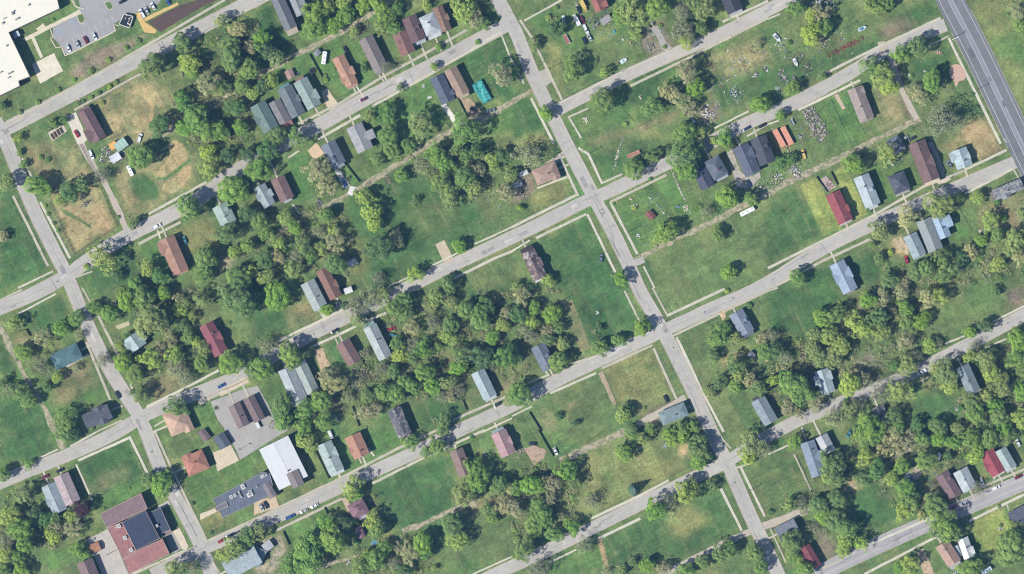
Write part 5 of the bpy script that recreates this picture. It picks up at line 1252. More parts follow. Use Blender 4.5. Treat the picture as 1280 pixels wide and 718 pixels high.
def trunk_mesh(seed, bare=False):
    rg = random.Random(seed); mb = MB()
    def limb(p, d, l, r, dep):
        q = p + d * l; mb.tube(p, q, r, r * .62, 5 if dep > 1 else 3, cap=False)
        if dep == 0: return
        for i in range(3 if dep > 1 else 4):
            nd = (d + Vector((rg.gauss(0, .6), rg.gauss(0, .6), rg.gauss(.05, .35)))).normalized(); limb(p + d * l * rg.uniform(.55, 1), nd, l * rg.uniform(.55, .85), r * .6, dep - 1)
    mb.tube((0, 0, -.05), (0, 0, .06), .12, .085, 8, cap=False); mb.tube((0, 0, .06), (.02, .01, .55), .085, .065, 8, cap=False)
    for i in range(5 if not bare else 7):
        a = i * 2 * math.pi / (5 if not bare else 7) + rg.uniform(-.4, .4); up = rg.uniform(.5, 1.1)
        limb(Vector((.015, .008, rg.uniform(.38, .54))), Vector((math.cos(a), math.sin(a), up)).normalized(), rg.uniform(.3, .45) if not bare else rg.uniform(.36, .5), .05, 1 if not bare else 3)
    return mb.mesh('trunk', plain((142, 134, 126), .95) if bare else BARK)
LEAF = {
 'g': leaf_mat('leaf_green', (.172, .292, .048), (.300, .418, .076), (.084, .160, .038)),
 'd': leaf_mat('leaf_dark', (.108, .210, .054), (.188, .296, .072), (.058, .118, .040)),
 'l': leaf_mat('leaf_lime', (.265, .350, .064), (.385, .450, .100), (.158, .230, .048)),
 'o': leaf_mat('leaf_tan', (.345, .335, .142), (.450, .425, .205), (.225, .238, .092)),
 's': leaf_mat('leaf_grey', (.265, .292, .140), (.340, .345, .180), (.185, .210, .100)),
 'p': leaf_mat('leaf_purple', (.085, .032, .046), (.130, .060, .072), (.042, .018, .026)),
}
CROWN = {
 'g': [crown_mesh('crown', 10 + i, LEAF['g'], [60, 54, 70, 48, 64, 56, 66][i], 70, .084, (.12, .30), lob=[.2, .45, .35, .5, .3, .55, .4][i], fill=.22) for i in range(7)],
 'd': [crown_mesh('crown', 30 + i, LEAF['d'], 56, 68, .086, (.12, .3), lob=[.3, .5, .4][i], fill=.22) for i in range(3)],
 'l': [crown_mesh('crown', 50 + i, LEAF['l'], [58, 46, 64, 52][i], 62, .082, (.11, .28), lob=[.35, .55, .45, .6][i], fill=.2) for i in range(4)],
 'o': [crown_mesh('crown', 70 + i, LEAF['o'], [54, 62, 48, 56][i], 50, .078, (.1, .27), lob=[.4, .55, .5, .6][i], tonevar=.45, fill=.22) for i in range(4)],
 's': [crown_mesh('crown', 90 + i, LEAF['s'], [52, 46, 58][i], 24, .068, (.12, .32), lob=.5, fill=.35) for i in range(3)],
 'p': [crown_mesh('crown', 110, LEAF['p'], 56, 66, .088, (.12, .3), fill=.25)],
}
def conifer_mesh():
    rg = np.random.default_rng(8); n = 2200; h = rg.uniform(0, 1, n) ** 1.6; a = rg.uniform(0, 6.283, n); lay = .8 + .2 * np.sin(h * 40); r = (1 - h) * lay * rg.uniform(.7, 1.05, n)
    pos = np.stack([r * np.cos(a), r * np.sin(a), h * 3.4 - .9], 1); nrm = np.stack([np.cos(a), np.sin(a), np.full(n, .9)], 1) + rg.normal(size=(n, 3)) * .3
    return leaf_quads('crown', pos, nrm, np.clip(rg.normal(.5, .2, n), 0, 1), .16, rg, leaf_mat('needles', (.100, .175, .120), (.160, .240, .170), (.050, .100, .070)))
CROWN['c'] = [conifer_mesh()]
BUSH = [crown_mesh('bush', 130 + i, LEAF[k], 16, 40, .2, (.3, .5), .8, .62) for i, k in enumerate('gdlg')]
TRUNK = [trunk_mesh(3 + i) for i in range(3)]; BARE = [trunk_mesh(20 + i, True) for i in range(3)]
KIND = {'g': ('leafy_tree', 'leafy green', 'leafy green trees'), 'd': ('dark_tree', 'dark green', 'dark green trees'), 'l': ('lime_tree', 'yellow-green', 'yellow-green trees'), 'o': ('budding_tree', 'tan-tinted', 'tan-tinted trees'), 's': ('sparse_tree', 'thin grey-green', 'thin grey-green trees'), 'c': ('conifer_tree', 'pointed blue-green', 'conifer trees'), 'p': ('purple_tree', 'purple-leaved', 'purple-leaved trees')}
for t, x, y, s in (('30', 415, 385, 'the purple tree'), ('31', 590, 560, 'the blue garden pool'), ('33', 705, 230, 'the round pool'), ('10', 400, 430, 'the fenced sandy playground'), ('00', 640, 560, 'the sandy mown circles'), ('02', 320, 150, 'the junk vehicles'), ('22', 755, 210, 'the main road crossing'), ('03', 945, 370, 'the brick patio'), ('03', 240, 620, 'the rubble lot'), ('03', 70, 690, 'the twin orange containers'), ('12', 690, 355, 'the red playhouse'), ('11', 940, 540, 'the old driveway slab'), ('31', 780, 330, 'the lower street meadow'), ('32', 1080, 140, 'the kinked crossing'), ('23', 765, 420, 'the white pickup lane'), ('02', 230, 560, 'the upper main crossing'), ('12', 420, 250, 'the middle main crossing'), ('32', 560, 480, 'the dry tan path'), ('32', 640, 250, 'the pine shadow'), ('23', 490, 370, 'the brown bare clearing'), ('22', 640, 460, 'the striped dry lot'), ('10', 330, 640, 'the left street corner'), ('20', 690, 650, 'the lower left corner'), ('00', 440, 350, 'the brown rough bank'), ('33', 530, 380, 'the lower right meadow'), ('21', 1000, 560, 'the small fenced lawn'), ('03', 385, 235, 'the rusty scrap row'), ('13', 1130, 640, 'the right woodland clearing'), ('10', 860, 200, 'the tan crescent beds'), ('23', 1040, 80, 'the far right lawn'), ('11', 850, 380, 'the wide middle meadow'), ('12', 900, 530, 'the long central lawn'), ('02', 1150, 420, 'the long junk-strewn lawn'), ('32', 800, 540, 'the lower central lawn')):
    LM.append((*P(t, x, y), s))
LM[:] = [l for l in LM if l[2] != 'the pine shadow']
def size_word(k, r): return 'big' if r >= 7.3 else ('small' if r < 5.05 else 'mid-sized')
def direction(dx, dy, d):
    a = math.degrees(math.atan2(dy, dx)) % 360
    return ['right of', 'above and right of', 'above', 'above and left of', 'left of', 'below and left of', 'below', 'below and right of'][int((a + 22.5) // 45) % 8]
ORD = ['nearest', 'second nearest', 'third nearest', 'fourth nearest', 'fifth nearest', 'sixth nearest', 'seventh nearest']
todo = []
def read_plants(table, bush=False):
    out = []
    for t, s in table.items():
        for q in s.split():
            k = 'b' if bush else q[-1]; x, y, r = q.rstrip('gdlospc').split(','); out.append((*P(t, float(x), float(y)), M(t, float(r)), k))
    return out
ALLT = read_plants(TREES); ALLB = read_plants(BUSHES, True)
def place_labels(items, what):
    key = {}
    for i, (x, y, r, k) in enumerate(items):
        d, lx, ly, ph = min((math.hypot(x - l[0], y - l[1]), l[0], l[1], l[2]) for l in LM)
        dr = direction(x - lx, y - ly, d); q = (what(k, r), dr, ph); key.setdefault(q, []).append((d, i))
    lab = {}
    for (w, dr, ph), v in key.items():
        v.sort()
        for j, (d, i) in enumerate(v):
            suf = '' if len(v) == 1 else (', nearer of two' if j == 0 else ', farther of two') if len(v) == 2 else ', ' + (ORD[j] if j < len(v) - 1 else 'farthest') + ' of ' + {3: 'three', 4: 'four', 5: 'five', 6: 'six', 7: 'seven', 8: 'eight'}.get(len(v), 'several')
            lab[i] = f"{w} {dr} {ph}{suf}"
    return lab
lt = place_labels(ALLT, lambda k, r: f"{size_word(k, r)} {KIND[k][1]} tree")
lb = place_labels(ALLB, lambda k, r: 'low round bush')
for i, (x, y, r, k) in enumerate(ALLT):
    nm, adj, grp = KIND[k]; root = empty(nm, (x, y, 0), random.uniform(0, 6.28)); tag(root, lt[i], 'tree', grp)
    near = sum(1 for q in ALLT if math.hypot(q[0] - x, q[1] - y) < r + q[2]) - 1; lift = 1.42 if near < 2 else (1.22 if near < 4 else 1.05)
    hz = min(1.0, (7.5 / r) ** .45) * random.uniform(.85, 1.08)
    tr = bpy.data.objects.new('trunk', random.choice(BARE if k == 's' else TRUNK)); link(tr, root); tr.scale = (r, r, r * hz * 1.25) if k == 's' else (r * .8, r * .8, r * hz * lift * 1.05)
    cm = random.choice(CROWN[k]); cr = bpy.data.objects.new('crown', cm); link(cr, root)
    sx = random.uniform(.84, 1.19); th = 1.0 if near < 3 else random.uniform(.8, .98); cr.scale = (r * sx * th, r / sx * th, r * hz); cr.location = (0, 0, r * hz * lift); cr.rotation_euler = (random.uniform(-.12, .12), random.uniform(-.12, .12), 0)
for i, (x, y, r, k) in enumerate(ALLB):
    o = bpy.data.objects.new('bush', random.choice(BUSH)); link(o); o.location = (x, y, r * .55); o.scale = (r, r, r * .8); o.rotation_euler = (0, 0, random.uniform(0, 6)); tag(o, lb[i], 'bush', 'low bushes')
# scrub under and between the trees
def undergrowth():
    rg = np.random.default_rng(5); pos = []; nrm = []; tone = []; mi = []
    polys = [[P(t, *map(float, q.split(','))) for q in s.split()] for t, k, f, s in PAINT if k == 'W']
    cen = []
    for pl in polys:
        ax = [p[0] for p in pl]; ay = [p[1] for p in pl]; area = (max(ax) - min(ax)) * (max(ay) - min(ay)); n = int(area / 8)
        X = rg.uniform(min(ax), max(ax), n); Y = rg.uniform(min(ay), max(ay), n); m = inpoly(X, Y, pl); cen += list(zip(X[m], Y[m]))
    for i in range(900):
        x, y, r, k = ALLT[rg.integers(len(ALLT))]; a = rg.uniform(0, 6.28); q = r * rg.uniform(.7, 1.5); cen.append((x + q * math.cos(a), y + q * math.sin(a)))
    def clear(x, y):
        for ln, h in ROADLINES:
            for a, b in zip(ln[::2], ln[2::2]):
                dx, dy = b[0] - a[0], b[1] - a[1]; t = max(0, min(1, ((x - a[0]) * dx + (y - a[1]) * dy) / (dx * dx + dy * dy + 1e-9)))
                if math.hypot(x - a[0] - dx * t, y - a[1] - dy * t) < h + 4: return False
        return all(math.hypot(x - hx, y - hy) > 9 for hx, hy in HC)
    HC = [P(h[0], (h[1] + h[3]) / 2, (h[2] + h[4]) / 2) for h in HOUSES]
    for x, y in cen:
        if not clear(x, y): continue
        r = rg.uniform(.6, 1.6) if rg.random() < .6 else rg.uniform(1.6, 3.0); n = int(14 + r * 30); mi.append(np.full(n, rg.choice(5, p=[.3, .14, .06, .34, .16]))); d = rg.normal(size=(n, 3)); d[:, 2] = np.abs(d[:, 2]); d /= np.linalg.norm(d, axis=1, keepdims=True)
        pos.append(np.array([x, y, .05]) + d * np.array([r, r, r * .8]) * rg.uniform(.6, 1.1, (n, 1))); nrm.append(d + rg.normal(size=d.shape) * .4); tone.append(np.clip(rg.normal(.5, .2) + rg.normal(0, .15, n), 0, 1))
    me = leaf_quads('undergrowth', np.concatenate(pos), np.concatenate(nrm), np.concatenate(tone), .55, rg, LEAF['s'])
    for k in 'gdol': me.materials.append(LEAF[k])
    me.polygons.foreach_set('material_index', np.concatenate(mi).astype(np.int32))
    o = bpy.data.objects.new('undergrowth', me); link(o); tag(o, 'low scrub and saplings spread under the trees', None, None, 'stuff')
undergrowth()

# ------------------------------------------------------------------ VEHICLES
def loft(mb, secs, m=0):
    n = len(secs[0][1]); vs = [(x, *p) for x, ring in secs for p in ring]
    fs = [(i * n + j, (i + 1) * n + j, (i + 1) * n + (j + 1) % n, i * n + (j + 1) % n) for i in range(len(secs) - 1) for j in range(n)]
    fs += [tuple(range(n)), tuple(range((len(secs) - 1) * n, len(secs) * n))[::-1]]
    mb.add(vs, fs, m)
def ring(w, z, zb=.28): return [(-w, zb), (-w, z * .72), (-w * .9, z), (w * .9, z), (w, z * .72), (w, zb)]
_car = {}
def wheel_mesh():
    mb = MB(); mb.tube((0, -.11, 0), (0, .11, 0), .33, n=14); mb.tube((0, -.12, 0), (0, .12, 0), .19, n=10, m=1); return mb.mesh('wheel', [RUBBER, plain((170, 172, 176), .4)])
WHEEL = wheel_mesh()
def car_meshes(typ, col):
    if (typ, col) in _car: return _car[(typ, col)]
    paint = gloss(KC[col]); parts = []
    b = MB(); g = MB()
    if typ == 'car':
        loft(b, [(-2.3, ring(.78, .72)), (-2.15, ring(.86, .9)), (-1.3, ring(.92, .96)), (.9, ring(.92, .96)), (1.9, ring(.88, .84)), (2.2, ring(.8, .74)), (2.32, ring(.7, .6))])
        loft(g, [(-1.75, [(-.8, .93), (-.78, .95), (.78, .95), (.8, .93)]), (-1.2, [(-.84, .93), (-.66, 1.42), (.66, 1.42), (.84, .93)]), (.25, [(-.84, .93), (-.66, 1.42), (.66, 1.42), (.84, .93)]), (1.05, [(-.8, .93), (-.78, .95), (.78, .95), (.8, .93)])])
        rf = MB(); loft(rf, [(-1.28, [(-.68, 1.4), (-.64, 1.46), (.64, 1.46), (.68, 1.4)]), (.3, [(-.68, 1.4), (-.64, 1.46), (.64, 1.46), (.68, 1.4)])])
        wh = (1.42, -1.4)
    elif typ == 'van':
        loft(b, [(-2.4, ring(.9, 1.7)), (-2.3, ring(.96, 1.95)), (1.0, ring(.96, 1.95)), (1.3, ring(.95, 1.8)), (1.75, ring(.93, 1.15)), (2.3, ring(.86, .95)), (2.45, ring(.78, .7))])
        loft(g, [(1.2, [(-.86, 1.6), (-.8, 1.9), (.8, 1.9), (.86, 1.6)]), (1.72, [(-.86, 1.14), (-.82, 1.26), (.82, 1.26), (.86, 1.14)])])
        rf = MB(); rf.box((-.6, 0, 1.98), (2.6, .08, .06)); rf.box((-.6, .5, 1.98), (2.6, .06, .06)); rf.box((-.6, -.5, 1.98), (2.6, .06, .06)); wh = (1.5, -1.5)
    elif typ == 'pickup':
        loft(b, [(-.3, ring(.95, 1.0)), (.9, ring(.95, 1.02)), (2.3, ring(.92, .98)), (2.6, ring(.84, .8)), (2.7, ring(.76, .66))])
        b.box((-1.55, 0, .52), (2.5, 1.8, .3)); b.box((-1.55, .88, .8), (2.5, .1, .5)); b.box((-1.55, -.88, .8), (2.5, .1, .5)); b.box((-2.77, 0, .8), (.1, 1.86, .5))
        loft(g, [(-.32, [(-.86, .98), (-.72, 1.55), (.72, 1.55), (.86, .98)]), (.55, [(-.86, .98), (-.72, 1.6), (.72, 1.6), (.86, .98)]), (1.35, [(-.84, .98), (-.82, 1.02), (.82, 1.02), (.84, .98)])])
        rf = MB(); loft(rf, [(-.36, [(-.74, 1.56), (-.68, 1.64), (.68, 1.64), (.74, 1.56)]), (.62, [(-.74, 1.56), (-.68, 1.64), (.68, 1.64), (.74, 1.56)])]); wh = (1.75, -1.7)
    else:
        b.box((-.9, 0, 1.75), (4.6, 2.25, 2.3)); b.box((-.9, 0, .5), (4.8, 1.2, .2)); b.box((-.9, 0, 2.92), (4.2, .08, .06)); b.box((-3.24, 0, 1.75), (.08, 1.9, 2.0))
        loft(b, [(1.55, ring(1.0, 2.1)), (2.3, ring(1.0, 2.1)), (2.9, ring(.98, 1.3)), (3.5, ring(.9, 1.1))])
        loft(g, [(2.25, [(-.9, 1.75), (-.86, 2.06), (.86, 2.06), (.9, 1.75)]), (2.86, [(-.9, 1.32), (-.88, 1.42), (.88, 1.42), (.9, 1.32)])])
        rf = MB()
        for i in range(5): rf.box((-2.9 + i, 0, 2.93), (.07, 2.2, .05))
        wh = (2.4, -2.2)
    out = [('body', b.mesh('body', paint)), ('cabin_glass', g.mesh('cabin_glass', GLASS)), ('roof_panel', rf.mesh('roof_panel', paint))], wh
    _car[(typ, col)] = out; return out
def angle(d): return ST if d == 's' else (AX if d == 'h' else R(d))
for t, x, y, d, col, typ, lab in CARS:
    parts, wh = car_meshes(typ, col); q = P(t, x, y)
    z = .0
    root = empty({'car': 'parked_car', 'pickup': 'pickup_truck', 'van': 'van', 'truck': 'box_truck'}[typ], (*q, .12), angle(d) + (math.pi if random.random() < .5 else 0) + random.uniform(-.04, .04)); tag(root, lab, {'car': 'car', 'pickup': 'pickup', 'van': 'van', 'truck': 'truck'}[typ], 'vehicles of the neighbourhood')
    for nm, me in parts: link(bpy.data.objects.new(nm, me), root)
    for wx in wh:
        for s in (-1, 1):
            o = bpy.data.objects.new('wheel', WHEEL); link(o, root); o.location = (wx, s * .82, .33)

# ------------------------------------------------------------------ STREET FURNITURE AND YARD THINGS
def pole_parts():
    a = MB(); a.tube((0, 0, 0), (0, 0, 9.6), .17, .11, 8)
    b = MB(); b.box((0, 0, 8.9), (.12, 2.4, .14))
    c = MB()
    for y in (-1.05, -.45, .45, 1.05): c.tube((0, y, 8.97), (0, y, 9.2), .05, n=6)
    d = MB(); d.tube((.32, 0, 7.5), (.32, 0, 8.3), .22, n=10)
    return [('post', a.mesh('post', plain((112, 98, 84), .9))), ('crossarm', b.mesh('crossarm', plain((112, 98, 84), .9))), ('insulators', c.mesh('insulators', plain((150, 150, 150), .5))), ('transformer', d.mesh('transformer', plain((150, 152, 154), .5)))]
PP = pole_parts()
for i, (t, x, y, lab) in enumerate(POLES):
    root = empty('utility_pole', (*P(t, x, y), 0), ST + random.uniform(-.1, .1)); tag(root, lab, 'utility pole', 'utility poles')
    for nm, me in PP[:3 + (i % 3 == 0)]: link(bpy.data.objects.new(nm, me), root)
for t, x, y, lab in LOTLAMP:
    root = empty('lamp_post', (*P(t, x, y), .1)); tag(root, lab, 'lamp post')
    a = MB(); a.tube((0, 0, 0), (0, 0, 7), .12, .08, 8); a.build('post', plain((60, 62, 66), .5), root)
    a = MB(); a.box((0, 0, 7.05), (1.6, .5, .16)); a.build('lamp_head', plain((70, 72, 76), .5), root)
FM = {'iron': plain((58, 56, 54), .7), 'wood': plain((96, 86, 74), .9), 'wire': plain((150, 148, 136), .7)}
for t, s, st, lab in FENCES:
    p = pts(t, s); c = p[0]; p = [(x - c[0], y - c[1]) for x, y in p]; root = empty('fence', (*c, 0)); tag(root, lab, 'fence')
    q = resample(p, 2.4); h = 1.3 if st == 'wire' else 1.7
    mp = MB()
    for a in q: mp.box((a[0], a[1], h / 2), (.12, .12, h + .1))
    mp.build('posts', FM[st], root)
    mr = MB()
    for a, b in zip(p, p[1:]):
        L = math.dist(a, b); an = math.atan2(b[1] - a[1], b[0] - a[0]); m_ = ((a[0] + b[0]) / 2, (a[1] + b[1]) / 2)
        if st == 'wood': mr.box((*m_, h / 2), (L, .07, h - .15), an)
        else:
            for z in (.25, h * .55, h - .1): mr.box((*m_, z), (L, .05, .05), an)
            n = int(L / (.3 if st == 'iron' else .6))
            for i in range(n): mr.box((a[0] + (b[0] - a[0]) * i / n, a[1] + (b[1] - a[1]) * i / n, h / 2), (.04, .03, h - .1), an)
    mr.build('panel', FM[st], root)
# trailers
def trailer(t, x, y, d, L, W, H, col, lab, cat='trailer', open_=False, cargo=None):
    root = empty('trailer', (*P(t, x, y), 0), angle(d)); tag(root, lab, cat)
    b = MB(); pm = plain(col, .5)
    if open_:
        b.box((0, 0, .7), (L, W, .12))
        for s in (-1, 1): b.box((0, s * (W / 2 - .05), 1.05), (L, .1, .6)); b.box((s * (L / 2 - .05), 0, 1.05), (.1, W - .22, .6))
        b.build('bed', pm, root)
        if cargo:
            cb = MB()
            for i in range(9): cb.box((-L / 2 + .6 + (L - 1.2) * i / 8, random.uniform(-.3, .3), .95), (.5, W * .7, random.uniform(.3, .6)), random.uniform(-.3, .3))
            cb.build('load', plain(cargo, .9), root)
    else:
        loft(b, [(-L / 2, [(-W / 2 + .1, .5), (-W / 2 + .1, H - .25), (-W / 2 + .3, H), (W / 2 - .3, H), (W / 2 - .1, H - .25), (W / 2 - .1, .5)]), (-L / 2 + .2, [(-W / 2, .45), (-W / 2, H - .15), (-W / 2 + .2, H + .08), (W / 2 - .2, H + .08), (W / 2, H - .15), (W / 2, .45)]), (L / 2 - .2, [(-W / 2, .45), (-W / 2, H - .15), (-W / 2 + .2, H + .08), (W / 2 - .2, H + .08), (W / 2, H - .15), (W / 2, .45)]), (L / 2, [(-W / 2 + .1, .5), (-W / 2 + .1, H - .25), (-W / 2 + .3, H), (W / 2 - .3, H), (W / 2 - .1, H - .25), (W / 2 - .1, .5)])])
        b.build('body', pm, root); v = MB()
        for i in range(3): v.box((-L / 3 + L / 3 * i, 0, H + .14), (.5, .5, .16))
        v.build('roof_vent', plain((90, 94, 100), .6), root)
    h = MB(); h.tube((L / 2, 0, .5), (L / 2 + 1.1, 0, .45), .06, n=6); h.build('hitch', RUBBER, root)
    for s in (-1, 1):
        o = bpy.data.objects.new('wheel', WHEEL); link(o, root); o.location = (0, s * (W / 2 - .05), .33)
trailer('01', 341, 290, 82, 7.2, 2.5, 2.5, (246, 246, 246), 'white camper trailer with roof vents on the lawn left of the salmon-roofed house')
trailer('02', 272, 198, 'h', 5.6, 2.4, 1.0, (214, 206, 200), 'dump trailer loaded with red-brown scrap left of the junk vehicles', open_=True, cargo=(180, 110, 100))
trailer('12', 1172, 337, 's', 8.6, 2.6, 2.6, (250, 248, 244), 'long white trailer beside the alley below the navy car')
trailer('10', 650, 134, -64, 6.2, 2.2, 1.6, (250, 250, 246), 'white trailer alone on grass below the white market tent')
trailer('33', 1088, 697, 30, 6.0, 2.4, 2.4, (214, 230, 236), 'pale blue-white trailer at the bottom edge beside the huge round tree')
trailer('03', 120, 610, -64, 3.6, 1.7, 1.0, (150, 164, 160), 'small grey-green open trailer between the orange containers and the rubble', open_=True)
trailer('12', 605, 52, 24, 7.8, 2.2, 1.0, (206, 170, 150), 'long low salmon-and-white trailer on the corner lawn above a kerb tree', open_=True, cargo=(214, 150, 124))
trailer('13', 600, 612, 10, 2.0, 1.2, .9, (220, 222, 220), 'tiny white trailer in the trees below the blue-grey house', open_=True) if False else None
# containers
for lab, a, b in (('salmon-orange shipping container, left one of the close pair', (645, 195), (715, 320)), ('salmon-orange shipping container, right one of the close pair', (705, 175), (772, 305))):
    a, b = P('dr', *a), P('dr', *b); L = math.dist(a, b); root = empty('shipping_container', ((a[0] + b[0]) / 2, (a[1] + b[1]) / 2, 0), math.atan2(b[1] - a[1], b[0] - a[0])); tag(root, lab, 'container', 'twin orange containers')
    mb = MB(); n = 16; pm = plain((226, 158, 132), .7, 0.0, .15)
    for i in range(n): mb.box((-L / 2 + L * (i + .5) / n, 0, 1.3), (L / n * .98, 3.1 if i % 2 else 3.0, 2.5 + .04 * (i % 2)))
    mb.build('body', pm, root); d = MB()
    for s in (-1, 1): d.box((L / 2 + .04, s * .75, 1.3), (.06, 1.4, 2.3)); d.tube((L / 2 + .1, s * .4, .2), (L / 2 + .1, s * .4, 2.4), .03, n=6)
    d.build('door', plain((196, 116, 96), .7), root)
# boats
def boat(t, x, y, d, L, W, col, deck, lab):
    root = empty('boat', (*P(t, x, y), .1), angle(d)); tag(root, lab, 'boat'); mb = MB()
    def rg_(w, k): return [(-w * .4, .1), (-w, k), (-w * .92, k + .06), (w * .92, k + .06), (w, k), (w * .4, .1)]
    loft(mb, [(-L / 2, rg_(W / 2 * .9, .85)), (-L / 6, rg_(W / 2, .85)), (L / 5, rg_(W / 2 * .9, .95)), (L / 2.4, rg_(W / 2 * .45, 1.05)), (L / 2, rg_(.05, 1.1))]); mb.build('hull', gloss(col), root)
    c = MB(); loft(c, [(-L * .32, [(-W * .36, .9), (-W * .3, .98), (W * .3, .98), (W * .36, .9)]), (-L * .05, [(-W * .36, .9), (-W * .28, 1.25), (W * .28, 1.25), (W * .36, .9)]), (L * .14, [(-W * .34, .98), (-W * .2, 1.04), (W * .2, 1.04), (W * .34, .98)])]); c.build('cockpit', plain(deck, .5), root)
KC.update(pal=(238, 240, 236))
boat('03', 45, 190, -50, 5.6, 2.3, (236, 238, 236), (120, 130, 136), 'white boat on the lawn beside the tan-tinted trees')
boat('03', 137, 312, -66, 4.8, 2.0, (238, 238, 234), (180, 186, 186), 'small white boat on the lawn above the rubble heaps')
boat('03', 470, 143, 26, 5.0, 2.2, (196, 220, 228), (80, 130, 150), 'pale blue boat above the rusty scrap row')
boat('02', 556, 304, 30, 4.2, 2.4, (222, 236, 238), (170, 196, 196), 'pale boat alone on the lawn above the second street')
boat('02', 258, 108, -84, 6.6, 1.9, (244, 244, 242), (150, 156, 160), 'white boat left of the white box truck')
# heaps
def heap(t, x, y, rx, ry, n, cols, lab, d='h', h=.7, name='junk_pile', cat='junk pile', long=1.0):
    mb = MB(); ms = [plain(c, .8) for c in cols]
    for i in range(int(n * 1.5)):
        a = random.uniform(0, 6.28); q = random.random() ** .7 * (1.2 if n >= 24 else .75); s = random.uniform(.22, .8) * (1.15 - .4 * q)
        mb.box((math.cos(a) * q * rx, math.sin(a) * q * ry, h * random.uniform(.1, 1) * (1 - q * .6)), (s * random.uniform(.6, 1.8) * long, s, s * random.uniform(.25, .8)), random.uniform(0, 3.14), random.randrange(len(ms)), random.uniform(.6, 1), random.uniform(-.4, .4))
    o = mb.build(name, ms, None, (*P(t, x, y), .05), angle(d)); tag(o, lab, cat); return o
WH = [(232, 232, 228), (190, 190, 186), (140, 138, 134), (96, 92, 88)]
heap('02', 975, 570, 5.5, 3.6, 70, WH + [(244, 244, 244)], 'pale spilled rubbish heap beside tan trees above the dim street')
heap('02', 1112, 465, 4.5, 3.0, 40, [(90, 120, 170), (200, 204, 206), (110, 104, 96), (220, 222, 220)], 'blue and white scrap heap on the long lawn')
heap('02', 422, 112, 5.0, 4.2, 50, [(60, 66, 76), (110, 110, 110), (170, 168, 160), (74, 96, 110)], 'dark clutter of parts right of the junk vehicles')
heap('02', 468, 95, 3.5, 2.2, 34, [(210, 206, 200), (160, 140, 120), (120, 116, 110)], 'pale clutter below the brick-red junk yard house')
heap('02', 508, 154, 2.2, 1.4, 14, [(80, 160, 170), (120, 180, 186)], 'teal tarpaulin bundle beside the tall yellow-green trees')
heap('02', 1212, 372, 2.4, 2.0, 18, WH, 'small white scrap heap on the lawn above a kerb tree')
heap('02', 1262, 345, 3.0, 2.0, 22, WH, 'loose white scrap at the end of the long lawn')
heap('02', 905, 602, 1.8, 1.5, 10, [(240, 242, 242), (214, 216, 216)], 'bright white box stack in deep tree shade')
heap('02', 552, 196, 1.6, .5, 6, [(240, 236, 220)], 'pale plank bundle on the lawn left of the rubbly lot')
heap('02', 700, 118, 2.6, .8, 8, [(240, 236, 222)], 'long pale block above the rubbly brown lot')
heap('02', 690, 238, 3.2, 2.6, 36, [(130, 132, 134), (90, 92, 96), (170, 168, 164)], 'grey broken concrete on the rubbly brown lot')
heap('02', 370, 600, 3.0, 2.6, 12, [(236, 226, 206)], 'pale broken slabs on the corner lawn below the big kerb tree')
heap('02', 640, 485, 1.6, 1.4, 8, [(220, 206, 180)], 'pale stone heap below the second street')
heap('02', 1078, 258, 1.6, 1.4, 8, [(216, 204, 176)], 'tan stones on the upper lawn')
heap('03', 80, 388, 4.2, 3.0, 46, [(150, 140, 134), (110, 100, 98), (190, 184, 178)], 'brown-grey rubble heap beside the dim street')
heap('03', 200, 332, 4.4, 3.0, 36, [(120, 112, 104), (90, 92, 80), (150, 144, 136)], 'faded rubble patch right of the small white boat')
heap('03', 50, 440, 2.2, 2.4, 14, [(170, 184, 180), (200, 206, 204)], 'pale grey tank lying left of a kerb tree')
heap('03', 135, 395, 3.4, 1.8, 20, WH, 'scattered scrap along the street edge')
heap('03', 385, 235, 11.5, 1.5, 90, [(140, 78, 64), (110, 62, 52), (160, 98, 82)], 'long row of rusty red scrap on the open lawn', 's', .9)
heap('03', 262, 8, 9, 8, 150, [(200, 204, 214), (140, 144, 156), (90, 92, 100), (220, 222, 226)], 'collapsed grey house debris at the upper edge', 'h', 1.6)
heap('03', 852, 264, 3.4, 1.4, 10, [(170, 130, 110), (214, 190, 166)], 'brown bench and boxes on the corner lawn by the wide road', -28)
heap('03', 160, 682, 2.2, 2.0, 14, WH, 'white scrap right of the orange containers')
heap('03', 780, 355, 1.2, 1.0, 6, WH, 'grey stones on the corner lawn below the kerb trees')
heap('03', 710, 382, 2.0, 1.4, 10, WH, 'pale stones beside the concrete lane head')
heap('12', 866, 322, 2.6, 2.0, 12, [(236, 226, 190), (214, 206, 186)], 'cream slabs on the lawn left of the long white trailer')
heap('12', 828, 312, 1.6, 2.6, 12, [(150, 174, 190), (120, 140, 150)], 'blue-grey frame lying on the lawn below the long plank')
heap('12', 590, 272, 1.6, 1.0, 6, [(232, 222, 196)], 'pale slab on the lawn edge by the middle crossing')
heap('12', 610, 315, 2.4, 2.8, 16, [(226, 222, 210), (170, 168, 150)], 'pale heap beside a bush near the middle crossing')
heap('12', 630, 457, 1.4, 1.4, 8, [(236, 240, 244)], 'white bundle on the lawn below the red playhouse')
heap('12', 836, 225, 13, .35, 40, [(214, 208, 196)], 'long pale timber row on the lawn under the very big tree', -66, .3, 'timber_row', 'timber row')
heap('12', 530, 40, 9, .8, 40, [(190, 196, 170), (210, 206, 190)], 'pale stone rows on the corner lawn', 76, .3)
heap('12', 1245, 215, 4.5, 5, 60, WH + [(150, 130, 110)], 'yard clutter below the charcoal house')
heap('12', 55, 245, 5, 3.4, 46, [(150, 150, 130), (190, 186, 170), (90, 92, 70)], 'garden clutter left of the tan hipped house')
heap('13', 40, 170, 4.5, 3.6, 60, WH + [(150, 120, 100)], 'scrap piled beside the alley below the orange containers')
